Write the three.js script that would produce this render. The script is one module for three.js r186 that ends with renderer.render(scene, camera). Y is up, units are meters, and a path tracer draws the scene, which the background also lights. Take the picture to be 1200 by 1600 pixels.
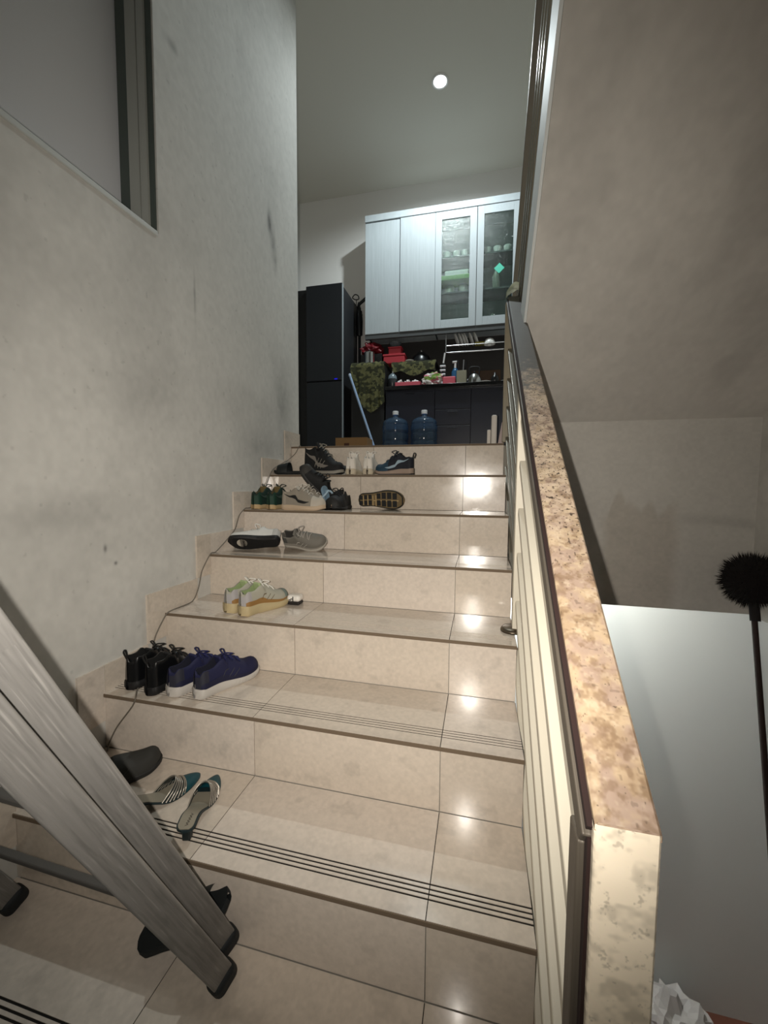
import * as THREE from 'three';
import { mergeGeometries, toCreasedNormals } from 'three/addons/utils/BufferGeometryUtils.js';
import { RoundedBoxGeometry } from 'three/addons/geometries/RoundedBoxGeometry.js';

// ---------------------------------------------------------------- camera, lights, exposure
const scene = new THREE.Scene();
scene.background = new THREE.Color(0x000000);
const camera = new THREE.PerspectiveCamera(103.87, 1200 / 1600, 0.02, 60);
camera.position.set(0.8656, 1.1529, 0.5262);
camera.rotation.set(-0.0674, 0.2353, 0.0070, 'YXZ');
const renderer = new THREE.WebGLRenderer();
renderer.toneMapping = THREE.LinearToneMapping;
renderer.toneMappingExposure = 1.0;
renderer.shadowMap.enabled = true;
renderer.shadowMap.type = THREE.PCFSoftShadowMap;

// the flash of the phone that took the picture, 2.5 cm left of the lens
const FLASH = 7.8, KITCHEN = 12.5, LOWER = 9.5;
const flash = new THREE.SpotLight(new THREE.Color().setRGB(1.0, 0.93, 0.84), FLASH, 0, 1.12, 1.0, 2);
flash.position.set(0.8228, 1.1650, 0.5364);
flash.target.position.set(0.8228 - 0.2331, 1.1650 - 0.02, 0.5364 - 0.9701);
flash.castShadow = true; flash.shadow.radius = 0.25; flash.shadow.mapSize.set(2048, 2048); flash.shadow.camera.near = 0.05;
scene.add(flash, flash.target);

// ---------------------------------------------------------------- measures (metres)
const R = 0.20208, D = 0.29587;           // riser, going
const F = 7 * R;                          // kitchen floor level
const XL = -0.43, XR = 1.0;               // wall side and open side of the flight
const J1 = 0.17, J2 = 0.77;               // tile joints
const CEIL = 4.66, ZB = -4.35, XRW = 2.36, ZF = 2.2, YLOW = -3.05, ZLOW = -2.95, XLOW = 4.2;

// ---------------------------------------------------------------- helpers
let seed = 7;
const rnd = () => { seed = (seed * 1664525 + 1013904223) >>> 0; return seed / 4294967296; };
const hash = (x, y, s) => { let h = (x * 374761393 + y * 668265263 + s * 974634777) | 0; h = Math.imul(h ^ (h >>> 13), 1274126177); return ((h ^ (h >>> 16)) >>> 0) / 4294967296; };
function vn(x, y, per, s) {
  const xi = Math.floor(x), yi = Math.floor(y), fx = x - xi, fy = y - yi;
  const u = fx * fx * (3 - 2 * fx), v = fy * fy * (3 - 2 * fy), m = k => ((k % per) + per) % per;
  const a = hash(m(xi), m(yi), s), b = hash(m(xi + 1), m(yi), s), c = hash(m(xi), m(yi + 1), s), d = hash(m(xi + 1), m(yi + 1), s);
  return a + (b - a) * u + (c - a) * v + (a - b - c + d) * u * v;
}
function fbm(u, v, base, oct, s) { let t = 0, a = 0.5, f = base, n = 0; for (let i = 0; i < oct; i++) { t += a * vn(u * f, v * f, f, s + i); n += a; a *= 0.5; f *= 2; } return t / n; }
const smooth = (a, b, x) => { const t = Math.min(1, Math.max(0, (x - a) / (b - a))); return t * t * (3 - 2 * t); };
const lerp = (a, b, t) => a + (b - a) * t;
function tex(w, h, fn, srgb = true, repeat = true) {
  const data = new Uint8Array(w * h * 4);
  for (let j = 0; j < h; j++) for (let i = 0; i < w; i++) {
    const c = fn((i + 0.5) / w, (j + 0.5) / h), k = (j * w + i) * 4;
    for (let q = 0; q < 3; q++) data[k + q] = Math.max(0, Math.min(255, Math.round((c.length ? c[q] : c) * 255)));
    data[k + 3] = 255;
  }
  const t = new THREE.DataTexture(data, w, h);
  t.magFilter = THREE.LinearFilter; t.minFilter = THREE.LinearMipmapLinearFilter; t.generateMipmaps = true;
  if (repeat) t.wrapS = t.wrapT = THREE.RepeatWrapping;
  if (srgb) t.colorSpace = THREE.SRGBColorSpace;
  t.needsUpdate = true; return t;
}
const M = (color, roughness = 0.6, o = {}) => new THREE.MeshPhysicalMaterial({ color, roughness, metalness: 0, ...o });

// planar uv in metres for every face
function meter(g, sc = 1) {
  if (g.index) g = g.toNonIndexed();
  const p = g.attributes.position, uv = new Float32Array(p.count * 2);
  const a = new THREE.Vector3(), b = new THREE.Vector3(), c = new THREE.Vector3();
  for (let i = 0; i < p.count; i += 3) {
    a.fromBufferAttribute(p, i); b.fromBufferAttribute(p, i + 1); c.fromBufferAttribute(p, i + 2);
    const n = b.clone().sub(a).cross(c.clone().sub(a)); const ax = Math.abs(n.x), ay = Math.abs(n.y), az = Math.abs(n.z);
    [a, b, c].forEach((v, k) => {
      const q = (i + k) * 2;
      if (ax >= ay && ax >= az) { uv[q] = v.z / sc; uv[q + 1] = v.y / sc; }
      else if (ay >= az) { uv[q] = v.x / sc; uv[q + 1] = v.z / sc; }
      else { uv[q] = v.x / sc; uv[q + 1] = v.y / sc; }
    });
  }
  g.setAttribute('uv', new THREE.BufferAttribute(uv, 2));
  return g;
}
const clean = g => { let h = g.index ? g.toNonIndexed() : g; for (const k of Object.keys(h.attributes)) if (!['position', 'normal', 'uv'].includes(k)) h.deleteAttribute(k); if (!h.attributes.uv) h.setAttribute('uv', new THREE.BufferAttribute(new Float32Array(h.attributes.position.count * 2), 2)); if (!h.attributes.normal) h.computeVertexNormals(); return h; };
const merge = list => mergeGeometries(list.map(clean));
const box = (x0, x1, y0, y1, z0, z1) => { const g = new THREE.BoxGeometry(x1 - x0, y1 - y0, z1 - z0); g.translate((x0 + x1) / 2, (y0 + y1) / 2, (z0 + z1) / 2); return g; };
const rbox = (x0, x1, y0, y1, z0, z1, r = 0.004, s = 2) => { const g = new RoundedBoxGeometry(x1 - x0, y1 - y0, z1 - z0, s, Math.min(r, (x1 - x0) / 2.01, (y1 - y0) / 2.01, (z1 - z0) / 2.01)); g.translate((x0 + x1) / 2, (y0 + y1) / 2, (z0 + z1) / 2); return g; };
const V = (x, y, z) => new THREE.Vector3(x, y, z);
const tube = (pts, r, seg = 24, rad = 8, closed = false) => new THREE.TubeGeometry(new THREE.CatmullRomCurve3(pts.map(p => p.isVector3 ? p : V(...p)), closed, 'catmullrom', 0.4), seg, r, rad, closed);
const rod = (a, b, r, rad = 10) => { const A = V(...a), B = V(...b), g = new THREE.CylinderGeometry(r, r, A.distanceTo(B), rad); g.applyQuaternion(new THREE.Quaternion().setFromUnitVectors(V(0, 1, 0), B.clone().sub(A).normalize())); g.translate((A.x + B.x) / 2, (A.y + B.y) / 2, (A.z + B.z) / 2); return g; };
const lathe = (pts, seg = 28) => new THREE.LatheGeometry(pts.map(p => new THREE.Vector2(p[0], p[1])), seg);
const at = (g, x, y, z) => g.translate(x, y, z);
// a straight bar of rectangular section between two points, side = its width along "across"
function bar(a, b, across, wA, wB, r = 0.003) {
  const A = V(...a), B = V(...b), dir = B.clone().sub(A), L = dir.length(); dir.normalize();
  const ac = V(...across); ac.addScaledVector(dir, -ac.dot(dir)).normalize(); const up = dir.clone().cross(ac).normalize();
  const g = new RoundedBoxGeometry(wA, L, wB, 2, r);
  g.applyMatrix4(new THREE.Matrix4().makeBasis(ac, dir, up.negate()));
  g.translate((A.x + B.x) / 2, (A.y + B.y) / 2, (A.z + B.z) / 2);
  return g;
}
const used = {};
const numbered = n => { if (!(n in used)) { used[n] = 0; return n; } used[n]++; return n + '_' + String(used[n]).padStart(3, '0'); };
function part(name, g, m, parent) { const o = new THREE.Mesh(g, m); o.name = name; o.castShadow = o.receiveShadow = true; parent.add(o); return o; }
function thing(name, label, category, pos = [0, 0, 0], turn = 0, group) {
  const o = new THREE.Group(); o.name = numbered(name); o.position.set(...pos); o.rotation.y = turn; o.userData = { label, category };
  if (group) o.userData.group = group; scene.add(o); return o;
}
function solo(name, label, category, g, m, pos = [0, 0, 0], group) {
  const o = new THREE.Mesh(g, m); o.name = numbered(name); o.position.set(...pos); o.castShadow = o.receiveShadow = true; o.userData = { label, category };
  if (group) o.userData.group = group; scene.add(o); return o;
}
function struct(name, g, m, label, category) { const o = solo(name, label, category, g, m); o.userData.kind = 'structure'; return o; }
function structGroup(name, label, category) { const o = thing(name, label, category); o.userData.kind = 'structure'; return o; }

// ---------------------------------------------------------------- surface textures
const plasterTex = tex(512, 512, (u, v) => {
  const n = fbm(u, v, 5, 5, 11), m = fbm(u, v, 40, 3, 31), k = fbm(u, v, 9, 3, 51);
  let g = 0.80 + 0.10 * (n - 0.5) + 0.07 * (m - 0.5);
  const d = smooth(0.60, 0.74, k) * 0.05; g -= d;
  return [g, g * 0.988, g * 0.955];
});
const bumpTex = tex(256, 256, (u, v) => 0.5 + 0.5 * (fbm(u, v, 32, 3, 71) - 0.5) + 0.5 * (fbm(u, v, 8, 3, 72) - 0.5), false);
const plaster = M(0xffffff, 0.85, { map: plasterTex, bumpMap: bumpTex, bumpScale: 0.002 });
const ceilPaint = M(0xd8d5cb, 0.9, { bumpMap: bumpTex, bumpScale: 0.001 });
const soffitTex = tex(512, 512, (u, v) => {
  const n = fbm(u, v, 4, 5, 81), k = fbm(u, v, 7, 4, 83);
  let g = 0.77 + 0.10 * (n - 0.5) + 0.04 * (fbm(u, v, 60, 2, 84) - 0.5) - 0.045 * smooth(0.52, 0.78, k);
  return [g, g * 0.98, g * 0.94];
});
const soffitPaint = M(0xffffff, 0.9, { map: soffitTex, bumpMap: bumpTex, bumpScale: 0.003 });
// wall by the stairs: scuffs and a chipped patch where the picture shows them; u runs with z, v with y
const wlz0 = -2.2, wlz1 = 2.2, wly0 = -0.6, wly1 = CEIL;
const scuffs = [[-1.81, 2.76, 0.022, 0.06, 0.35], [-1.85, 2.66, 0.03, 0.09, 0.18], [-1.88, 2.56, 0.02, 0.06, 0.16], [-1.02, 2.98, 0.03, 0.02, 0.16], [-1.12, 2.02, 0.006, 0.09, 0.14], [-0.62, 0.92, 0.006, 0.012, 0.35], [-0.66, 0.86, 0.006, 0.006, 0.3], [-0.8, 1.5, 0.2, 0.1, 0.05], [-1.5, 1.62, 0.25, 0.08, 0.05], [-0.5, 1.05, 0.2, 0.06, 0.05], [-1.95, 1.7, 0.1, 0.16, 0.10], [-1.7, 1.38, 0.16, 0.1, 0.07], [-1.2, 1.05, 0.16, 0.09, 0.07]];
const wallLeftTex = tex(1024, 1024, (u, v) => {
  const z = lerp(wlz0, wlz1, u), y = lerp(wly0, wly1, v);
  let g = 0.775 + 0.07 * (fbm(u, v, 8, 5, 101) - 0.5) + 0.05 * (fbm(u, v, 200, 2, 103) - 0.5) - 0.035 * smooth(0.5, 0.75, fbm(u, v, 13, 4, 105));
  const sp = fbm(u, v, 256, 2, 107); if (sp > 0.86) g -= 0.05;
  for (const [a, b, sa, sb, k] of scuffs) { const e = ((z - a) / sa) ** 2 + ((y - b) / sb) ** 2; if (e < 6) g -= k * Math.exp(-e) * (0.55 + 0.9 * fbm(u, v, 128, 3, 109)); }
  return [g, g * 0.992, g * 0.962];
}, true, false);
const wallLeftMat = M(0xffffff, 0.85, { map: wallLeftTex });
const tileTex = tex(512, 512, (u, v) => {
  const n = fbm(u, v, 6, 4, 201), m = fbm(u, v, 100, 3, 203), k = fbm(u, v, 17, 4, 205);
  const g = 1.0 + 0.05 * (n - 0.5) + 0.09 * (m - 0.5) - 0.05 * smooth(0.63, 0.78, k);
  return [0.83 * g, 0.785 * g, 0.735 * g];
});
const tileRough = tex(256, 256, (u, v) => 0.55 + 0.5 * (fbm(u, v, 12, 4, 211) - 0.5), false);
const tileMats = [0, 1, 2].map(k => { const t = tileTex.clone(); t.offset.set(0.31 * k, 0.47 * k); t.needsUpdate = true; return M([0xffffff, 0xfbfaf7, 0xf6f5f2][k], 0.30, { map: t, roughnessMap: tileRough, clearcoat: 0.55, clearcoatRoughness: 0.05 }); });
const tileEdge = M(0x6b5c4b, 0.85), grout = M(0x17130f, 0.95);
const coreMat = M(0x8f8a80, 0.9);

// ---------------------------------------------------------------- room shell
const shellUV = g => meter(g, 1.6);
{ // left wall with a window opening (sill 2.165, z -0.915 .. 1.4)
  const g = merge([box(-0.63, XL, wly0, 2.165, wlz0, wlz1), box(-0.63, XL, 2.165, wly1, wlz0, -0.915), box(-0.63, XL, 2.165, wly1, 1.4, wlz1), box(-0.63, XL, 4.2, wly1, -0.915, 1.4)]);
  const p = g.attributes.position, uv = g.attributes.uv;
  for (let i = 0; i < p.count; i++) uv.setXY(i, (p.getZ(i) - wlz0) / (wlz1 - wlz0), (p.getY(i) - wly0) / (wly1 - wly0));
  struct('wall_left', g, wallLeftMat, 'scuffed off-white plaster wall rising along the left of the stairs', 'wall');
}
struct('wall_back', shellUV(box(-2.5, XRW + 0.15, F - 0.2, CEIL, ZB - 0.15, ZB)), M(0xe8e6e2, 0.85, { bumpMap: bumpTex, bumpScale: 0.001 }), 'plain kitchen wall behind the fridge and the wall cabinet', 'wall');
struct('wall_right', shellUV(box(XRW, XRW + 0.15, 0.437, CEIL, ZB, ZF)), soffitPaint, 'dark plaster wall at the right end of the stairwell', 'wall');
struct('wall_front', shellUV(box(-2.65, XLOW + 0.15, YLOW - 0.15, CEIL, ZF, ZF + 0.15)), plaster, 'plain wall behind the lower landing', 'wall');
struct('wall_kitchen_left', shellUV(box(-2.65, -2.5, F - 0.2, CEIL, ZB, -2.05)), plaster, 'kitchen wall around the corner on the left', 'wall');
struct('wall_kitchen_front', shellUV(box(-2.5, -0.63, F - 0.2, CEIL, -2.2, -2.05)), plaster, 'kitchen wall returning behind the stair wall', 'wall');
struct('wall_window_back', shellUV(box(-1.25, -1.2, 1.2, CEIL, -2.05, ZF)), plaster, 'wall of the space behind the stair window', 'wall');
struct('ceiling', meter(box(-2.65, XRW + 0.15, CEIL, CEIL + 0.15, ZB - 0.15, ZF + 0.15), 1.6), ceilPaint, 'flat grey-white painted ceiling with a round downlight', 'ceiling');
struct('floor_kitchen', meter(merge([box(-2.5, 1.06, F - 0.2, F - 0.012, ZB, -7 * D - 0.0125), box(1.06, XRW, F - 0.2, F - 0.012, ZB, -2.27)]), 1), coreMat, 'raised kitchen floor slab above the top step', 'floor');
const beamTex = tex(512, 512, (u, v) => {      // u over x 1.062..2.36, v over y 0.437..1.62
  const x = lerp(1.062, 2.36, u), y = lerp(0.437, 1.62, v), w = 0.05 * (fbm(u, v, 9, 4, 851) - 0.5);
  let g = 0.77 + 0.08 * (fbm(u, v, 4, 5, 853) - 0.5) + 0.04 * (fbm(u, v, 70, 2, 855) - 0.5);
  const top = 1.02 + 0.09 * Math.max(0, Math.cos((x - 1.66) * 36)) + 0.05 * Math.sin(x * 23) + w;
  const st = smooth(1.57, 1.63, x + w) * (1 - smooth(1.93, 2.01, x + w)) * (1 - smooth(top - 0.05, top + 0.02, y));
  const band = smooth(0.94, 0.97, y + w + 0.10 * (x - 2)) * (1 - smooth(0.98, 1.03, y + w + 0.10 * (x - 2))) * smooth(1.95, 2.05, x);
  g -= 0.055 * st * (0.7 + 0.6 * fbm(u, v, 14, 3, 857)) + 0.05 * band;
  return [g, g * (0.98 - 0.015 * st), g * (0.94 - 0.03 * st)];
}, true, false);
const beamUV = g => { const p = g.attributes.position, uv = g.attributes.uv; for (let i = 0; i < p.count; i++) uv.setXY(i, (p.getX(i) - 1.062) / 1.298, (p.getY(i) - 0.437) / 1.183); return g; };
struct('wall_beam', beamUV(merge([box(1.062, XRW, 0.437, 1.62, -2.27, -2.12), box(XL, 1.062, 0.437, F - 0.205, -2.27, -2.12)])), M(0xffffff, 0.9, { map: beamTex, bumpMap: bumpTex, bumpScale: 0.001 }), 'stained dark plaster beam face below the upper stair soffit, with added unseen extension', 'beam');  // second box: unseen extension, added to keep the lower lamp off the soffit
struct('wall_lower', shellUV(box(XL, XLOW, YLOW, F - 0.2, ZLOW - 0.15, ZLOW)), M(0xe9ebe8, 0.8), 'bright white wall of the lower floor seen under the beam', 'wall');
struct('floor_lower', meter(box(XL - 0.2, XLOW, YLOW - 0.15, YLOW, ZLOW, ZF), 1), M(0x7a4c3c, 0.6), 'reddish brown floor of the lower storey', 'floor');
struct('wall_lower_right', shellUV(box(XLOW, XLOW + 0.15, YLOW, F - 0.2, ZLOW, ZF)), plaster, 'right wall of the lower storey', 'wall');
struct('ceiling_lower', meter(box(XRW + 0.15, XLOW + 0.15, 0.437, 0.6, ZLOW, ZF), 1.6), ceilPaint, 'ceiling of the lower storey beyond the stairwell', 'ceiling');
struct('wall_under_stairs', shellUV(box(XL - 0.2, XL, YLOW, wly0, ZLOW - 0.15, ZF)), plaster, 'wall below the stairs on the lower storey', 'wall');

{ // the upper flight on the right, seen from below: y = 3.044 + 0.71 z
  const s = new THREE.Shape(), yy = z => 3.044 + 0.71 * z;
  s.moveTo(2.75, yy(-2.75)); s.lineTo(-2.2, yy(2.2)); s.lineTo(-2.2, yy(2.2) + 0.30); s.lineTo(2.75, yy(-2.75) + 0.30); s.closePath();
  const g = new THREE.ExtrudeGeometry(s, { depth: XRW - 1.062, bevelEnabled: false });
  g.rotateY(Math.PI / 2); // x -> -z, z -> x
  g.translate(1.062, 0, 0);
  const grp = structGroup('upper_stair_flight', 'sloping plaster underside of the upper stair flight on the right', 'stairs');
  part('soffit_slab', meter(g, 1.6), soffitPaint, grp);
  part('string_face', bar([1.056, yy(-2.6) + 0.14, -2.6], [1.056, yy(2.1) + 0.14, 2.1], [1, 0, 0], 0.012, 0.215, 0.002), M(0xd2d6d4, 0.6), grp);
  const up = thing('upper_stair_railing', 'grey steel railing of the upper stair flight above the soffit edge', 'railing');
  const st = M(0x8d8a80, 0.25, { metalness: 0.9 });
  for (const o of [0.50, 0.64, 0.78]) part('rail_bar', rod([1.064, yy(-2.55) + o, -2.55], [1.064, yy(1.2) + o, 1.2], 0.011, 12), st, up);
  part('handrail', bar([1.064, yy(-2.55) + 1.0, -2.55], [1.064, yy(1.2) + 1.0, 1.2], [1, 0, 0], 0.05, 0.03, 0.006), M(0x6e685c, 0.5), up);
  for (const z of [-2.5, -1.3, -0.1, 1.1]) part('post', box(1.068, 1.09, yy(z) + 0.25, yy(z) + 1.0, z - 0.011, z + 0.011), st, up);
}

{ // window in the left wall
  const w = structGroup('window_1', 'frosted fixed window high in the left wall with green-grey frame', 'window');
  const dark = M(0x4a534e, 0.5), mid = M(0xa3a59f, 0.55), lightG = M(0xb9bcb8, 0.5);
  part('pane', box(-0.612, -0.606, 2.12, 4.2, -0.915, 1.4), M(0xe6e8ec, 0.42, { clearcoat: 0.4, clearcoatRoughness: 0.15 }), w);
  part('frame_jamb', merge([box(-0.60, -0.548, 2.166, 4.2, -0.915, -0.905)]), dark, w);
  part('frame_jamb', merge([box(-0.548, -0.500, 2.166, 4.2, -0.915, -0.899), box(-0.494, -0.462, 2.166, 4.2, -0.915, -0.899)]), mid, w);
  part('frame_groove', box(-0.500, -0.494, 2.166, 4.2, -0.915, -0.911), dark, w);
  part('frame_jamb', box(-0.462, -0.438, 2.166, 4.2, -0.915, -0.909), dark, w);
  part('frame_sill', rbox(-0.60, -0.424, 2.148, 2.168, -0.905, 1.4, 0.003), lightG, w);
}

// ---------------------------------------------------------------- staircase
const LOWEST = -2;
{
  const st = structGroup('staircase', 'cream tiled staircase climbing to the kitchen', 'stairs');
  // concrete core, side profile swept across the width
  const s = new THREE.Shape(); const t = 0.011;
  const yTop = k => k * R - t, zN = k => -k * D - t;
  s.moveTo(-zN(LOWEST) , yTop(LOWEST) - 0.0);
  s.lineTo(-zN(LOWEST + 1), yTop(LOWEST));
  for (let k = LOWEST + 1; k <= 7; k++) { s.lineTo(-zN(k), yTop(k)); if (k < 7) s.lineTo(-zN(k + 1), yTop(k)); }
  s.lineTo(-zN(7), F - 0.22); s.lineTo(-zN(LOWEST + 1), yTop(LOWEST) - 0.25); s.lineTo(-zN(LOWEST), yTop(LOWEST) - 0.25); s.closePath();
  const g = new THREE.ExtrudeGeometry(s, { depth: XR - XL - 0.002, bevelEnabled: false }); g.rotateY(Math.PI / 2); g.translate(XL, 0, 0);
  part('stair_core', meter(g, 1), coreMat, st);
  const spans = [[XL, J1], [J1, J2], [J2, XR]], gap = 0.0011;
  const grooves = [0.040, 0.052, 0.064, 0.076], gw = 0.0050;   // behind the nosing
  const treadG = {}, riserG = {};
  spans.forEach(([a, b], i) => {
    const x0 = a + gap, x1 = b - gap, list = [];
    let z = 0.006;
    for (const q of grooves) { list.push(box(x0, x1, -0.010, 0, -q + gw / 2, z)); z = -q - gw / 2; }
    list.push(box(x0, x1, -0.010, 0, -D + 0.002, z));
    treadG[i] = meter(merge(list), 1);
    riserG[i] = meter(box(x0, x1, -R + 0.0015, -0.0105, -0.010, 0), 1);
  });
  const edgeG = meter(rbox(XL, XR, -0.0125, -0.0006, 0.0062, 0.0092, 0.001), 1), groutG = box(XL, XR, -0.0112, -0.0016, -D + 0.002, 0.004);
  for (let k = LOWEST + 1; k <= 7; k++) {
    spans.forEach((_, i) => {
      const m = tileMats[(k * 2 + i + 6) % 3], y = k * R, z = -k * D;
      if (k < 7) { const o = part('tread_tile', treadG[i], m, st); o.position.set(0, y, z); }
      const q = part('riser_tile', riserG[i], tileMats[(k + i + 7) % 3], st); q.position.set(0, y, z);
    });
    if (k < 7) { const o = part('groove_grout', groutG, grout, st); o.position.set(0, k * R, -k * D); }
    const e = part('nosing_edge', edgeG, tileEdge, st); e.position.set(0, k * R, -k * D);
  }
  // tiles of the kitchen floor along its edge
  for (const [a, b] of [[-1.03, XL], ...spans]) part('floor_tile', meter(box(a + gap, b - gap, -0.011, 0, -0.6, a < XL ? -0.135 : 0.006), 1), tileMats[1], st).position.set(0, F, -7 * D);
}
{ // landing where the photographer stands
  const l = structGroup('floor_landing', 'tiled lower landing at the foot of the flight', 'floor');
  part('landing_slab', meter(box(XL, XRW, LOWEST * R - 0.25, LOWEST * R - 0.011, -(LOWEST + 1) * D + 0.33, ZF), 1), coreMat, l);
  part('landing_slab', meter(box(XL, XR, LOWEST * R - 0.25, LOWEST * R - 0.011, -(LOWEST + 1) * D + 0.005, -(LOWEST + 1) * D + 0.33), 1), coreMat, l);
  for (let i = 0; i < 3; i++) for (let j = 0; j < 3; j++) { const x0 = [XL, J1, J2][i], x1 = [J1, J2, XR][i], z0 = 0.31 + 0.6 * j; part('floor_tile', meter(box(x0 + 0.001, x1 - 0.001, LOWEST * R - 0.011, LOWEST * R, z0, z0 + 0.598), 1), tileMats[(i + j) % 3], l); }
}
{ // stepped tile skirting on the left wall
  const b = structGroup('baseboard_left', 'stepped cream tile skirting along the left wall', 'skirting');
  const H = 0.10, W = 0.10, T = 0.008;
  const gUp = meter(box(0, T, -R + H + 0.001, H, 0.001, W), 1), gFl = meter(box(0, T, 0, H, -D + W + 0.001, 0), 1);
  for (let k = -1; k <= 7; k++) {
    const m = tileMats[(k + 4) % 3];
    part('skirting_tile', gUp, m, b).position.set(XL, k * R, -k * D);
    if (k < 7) part('skirting_tile', gFl, tileMats[(k + 5) % 3], b).position.set(XL, k * R, -k * D);
    else part('skirting_tile', meter(box(0, T, 0, H, -0.128, 0), 1), m, b).position.set(XL, k * R, -k * D);
  }
}

// ---------------------------------------------------------------- stair railing
const railTex = tex(128, 2048, (u, v) => {      // u over 0.068 m, v from the near end (0) to the far end (1) over 2.5 m
  const x = u * 0.068, y = v * 2.5, N = (f, q) => vn(x * f + q, y * f, 65536, q), B = (f, q) => 0.5 * N(f, q) + 0.3 * N(f * 2.1, q + 1) + 0.2 * N(f * 4.3, q + 2);
  let c = [0.665, 0.585, 0.48];
  const brown = [0.40, 0.31, 0.225], grey = [0.31, 0.30, 0.275], dark = [0.13, 0.095, 0.07];
  const mix = (a, b, t) => a.map((q, i) => q + (b[i] - q) * t);
  c = mix(c, [0.58, 0.50, 0.45], 0.8 * smooth(0.35, 0.65, B(40, 311)));
  c = mix(c, [0.72, 0.66, 0.57], 0.5 * smooth(0.55, 0.75, B(90, 315)));
  c = mix(c, brown, 0.42 * smooth(0.44, 0.72, B(80, 321)) + 0.22 * smooth(0.5, 0.75, B(22, 331)));
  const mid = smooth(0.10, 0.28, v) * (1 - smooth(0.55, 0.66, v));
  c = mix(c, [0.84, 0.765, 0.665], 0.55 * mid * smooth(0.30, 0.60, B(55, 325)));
  c = mix(c, dark, smooth(0.80 - 0.16 * mid, 0.86, B(230, 341)) * (0.5 + 0.4 * mid));
  c = mix(c, dark, 0.9 * smooth(0.84, 0.90, N(210, 345)) * (0.2 + 0.8 * mid));
  const edge = Math.max(smooth(0.07, 0.0, u), smooth(0.93, 1.0, u)); c = mix(c, [0.26, 0.22, 0.18], edge * smooth(0.4, 0.7, N(160, 361)));
  const bare = smooth(0.42, 0.60, v + 0.22 * (B(60, 371) - 0.5) + 0.12 * (B(16, 381) - 0.5) + 0.05 * Math.abs(u - 0.5));   // paint worn off the upper half
  return mix(c, grey, bare * 0.93);
}, true, false);
{
  const rl = thing('stair_railing', 'steel stair railing with worn cream flat handrail and six cream bars', 'railing');
  const yR = z => 0.811 - 0.72 * z;
  const cream = M(0xd6cfbd, 0.5), steel = M(0x5c554b, 0.55, { metalness: 0.3, bumpMap: bumpTex, bumpScale: 0.001 }), rust = M(0x24100b, 0.85);
  const z0 = 0.052, z1 = -2.02, X0 = 1.0, X1 = 1.068;
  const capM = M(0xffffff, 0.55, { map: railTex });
  const newelTex = tex(128, 1024, (u, v) => {
    const x = u * 0.068, y = v * 1.2, N = (f, q) => vn(x * f + q, y * f, 65536, q), B = (f, q) => 0.45 * N(f, q) + 0.3 * N(f * 2.1, q + 1) + 0.25 * N(f * 4.3, q + 2);
    const k = smooth(0.45, 0.75, B(40, 391)), e = Math.max(smooth(0.09, 0, u), smooth(0.91, 1, u)) * smooth(0.35, 0.7, B(90, 397)), g = smooth(0.66, 0.80, B(110, 399)), w = 0.25 * B(9, 411);
    return [0.97, 0.92, 0.83].map((q, i) => q * (1 - 0.13 * k - w * [0.25, 0.28, 0.33][i]) * (1 - 0.55 * e) * (1 - 0.16 * g));
  }, true, false);
  const newelM = M(0xffffff, 0.6, { map: newelTex });
  const capGeo = (a, b, thick, v0, v1, vertical) => { // flat cap with rounded long edges
    const pr = [[X0, -thick], [X0, -0.003], [X0 + 0.003, 0], [X1 - 0.003, 0], [X1, -0.003], [X1, -thick]], n = 40, pos = [], uv = [], idx = [];
    for (let i = 0; i <= n; i++) { const t = i / n; pr.forEach(([x, o], j) => { const y = lerp(a[0], b[0], t), z = lerp(a[1], b[1], t); if (vertical) pos.push(x, y, z + o); else pos.push(x, y + o, z); uv.push((x - X0) / (X1 - X0) * 0.9 + 0.05, lerp(v0, v1, t)); }); }
    const m = pr.length;
    for (let i = 0; i < n; i++) for (let j = 0; j < m; j++) { const k = (j + 1) % m, p = i * m + j, q = i * m + k; idx.push(p, q, p + m, q, q + m, p + m); }
    const g = new THREE.BufferGeometry(); g.setAttribute('position', new THREE.Float32BufferAttribute(pos, 3)); g.setAttribute('uv', new THREE.Float32BufferAttribute(uv, 2)); g.setIndex(idx); return toCreasedNormals(g, 0.5);
  };
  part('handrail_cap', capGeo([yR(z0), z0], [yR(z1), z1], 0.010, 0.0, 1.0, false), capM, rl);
  part('newel_cap', capGeo([yR(z0) - 0.002, z0 + 0.001], [-0.40, z0 + 0.001], 0.010, 0.0, 1.0, true), newelM, rl);
  part('handrail_channel', bar([1.026, yR(z0) - 0.040, z0 - 0.02], [1.026, yR(z1) - 0.040, z1], [1, 0, 0], 0.072, 0.030), steel, rl);
  part('handrail_gap', bar([1.029, yR(z0) - 0.017, z0 - 0.01], [1.029, yR(z1) - 0.017, z1], [1, 0, 0], 0.070, 0.012, 0.001), rust, rl);
  part('newel_gap', box(0.996, 1.060, -0.40, yR(z0) - 0.03, z0 - 0.022, z0 - 0.010), rust, rl);
  part('newel_post', rbox(0.988, 1.040, -0.40, yR(z0) - 0.045, -0.012, z0 - 0.023), steel, rl);
  const off = [0.69, 0.53, 0.36, 0.198, 0.02, -0.155];
  for (const o of off) {
    part('bar', bar([1.020, o - 0.018 + 0.0, -0.01], [1.020, o - 0.018 + 0.72 * 1.0, -1.0], [1, 0, 0], 0.040, 0.030, 0.004), cream, rl);
    part('bar', bar([1.020, o - 0.018 + 0.72 * 1.06, -1.06], [1.020, o - 0.018 + 0.72 * 1.99, -1.99], [1, 0, 0], 0.034, 0.026, 0.004), M(0x7d776a, 0.35, { metalness: 0.45 }), rl);
  }
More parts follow.
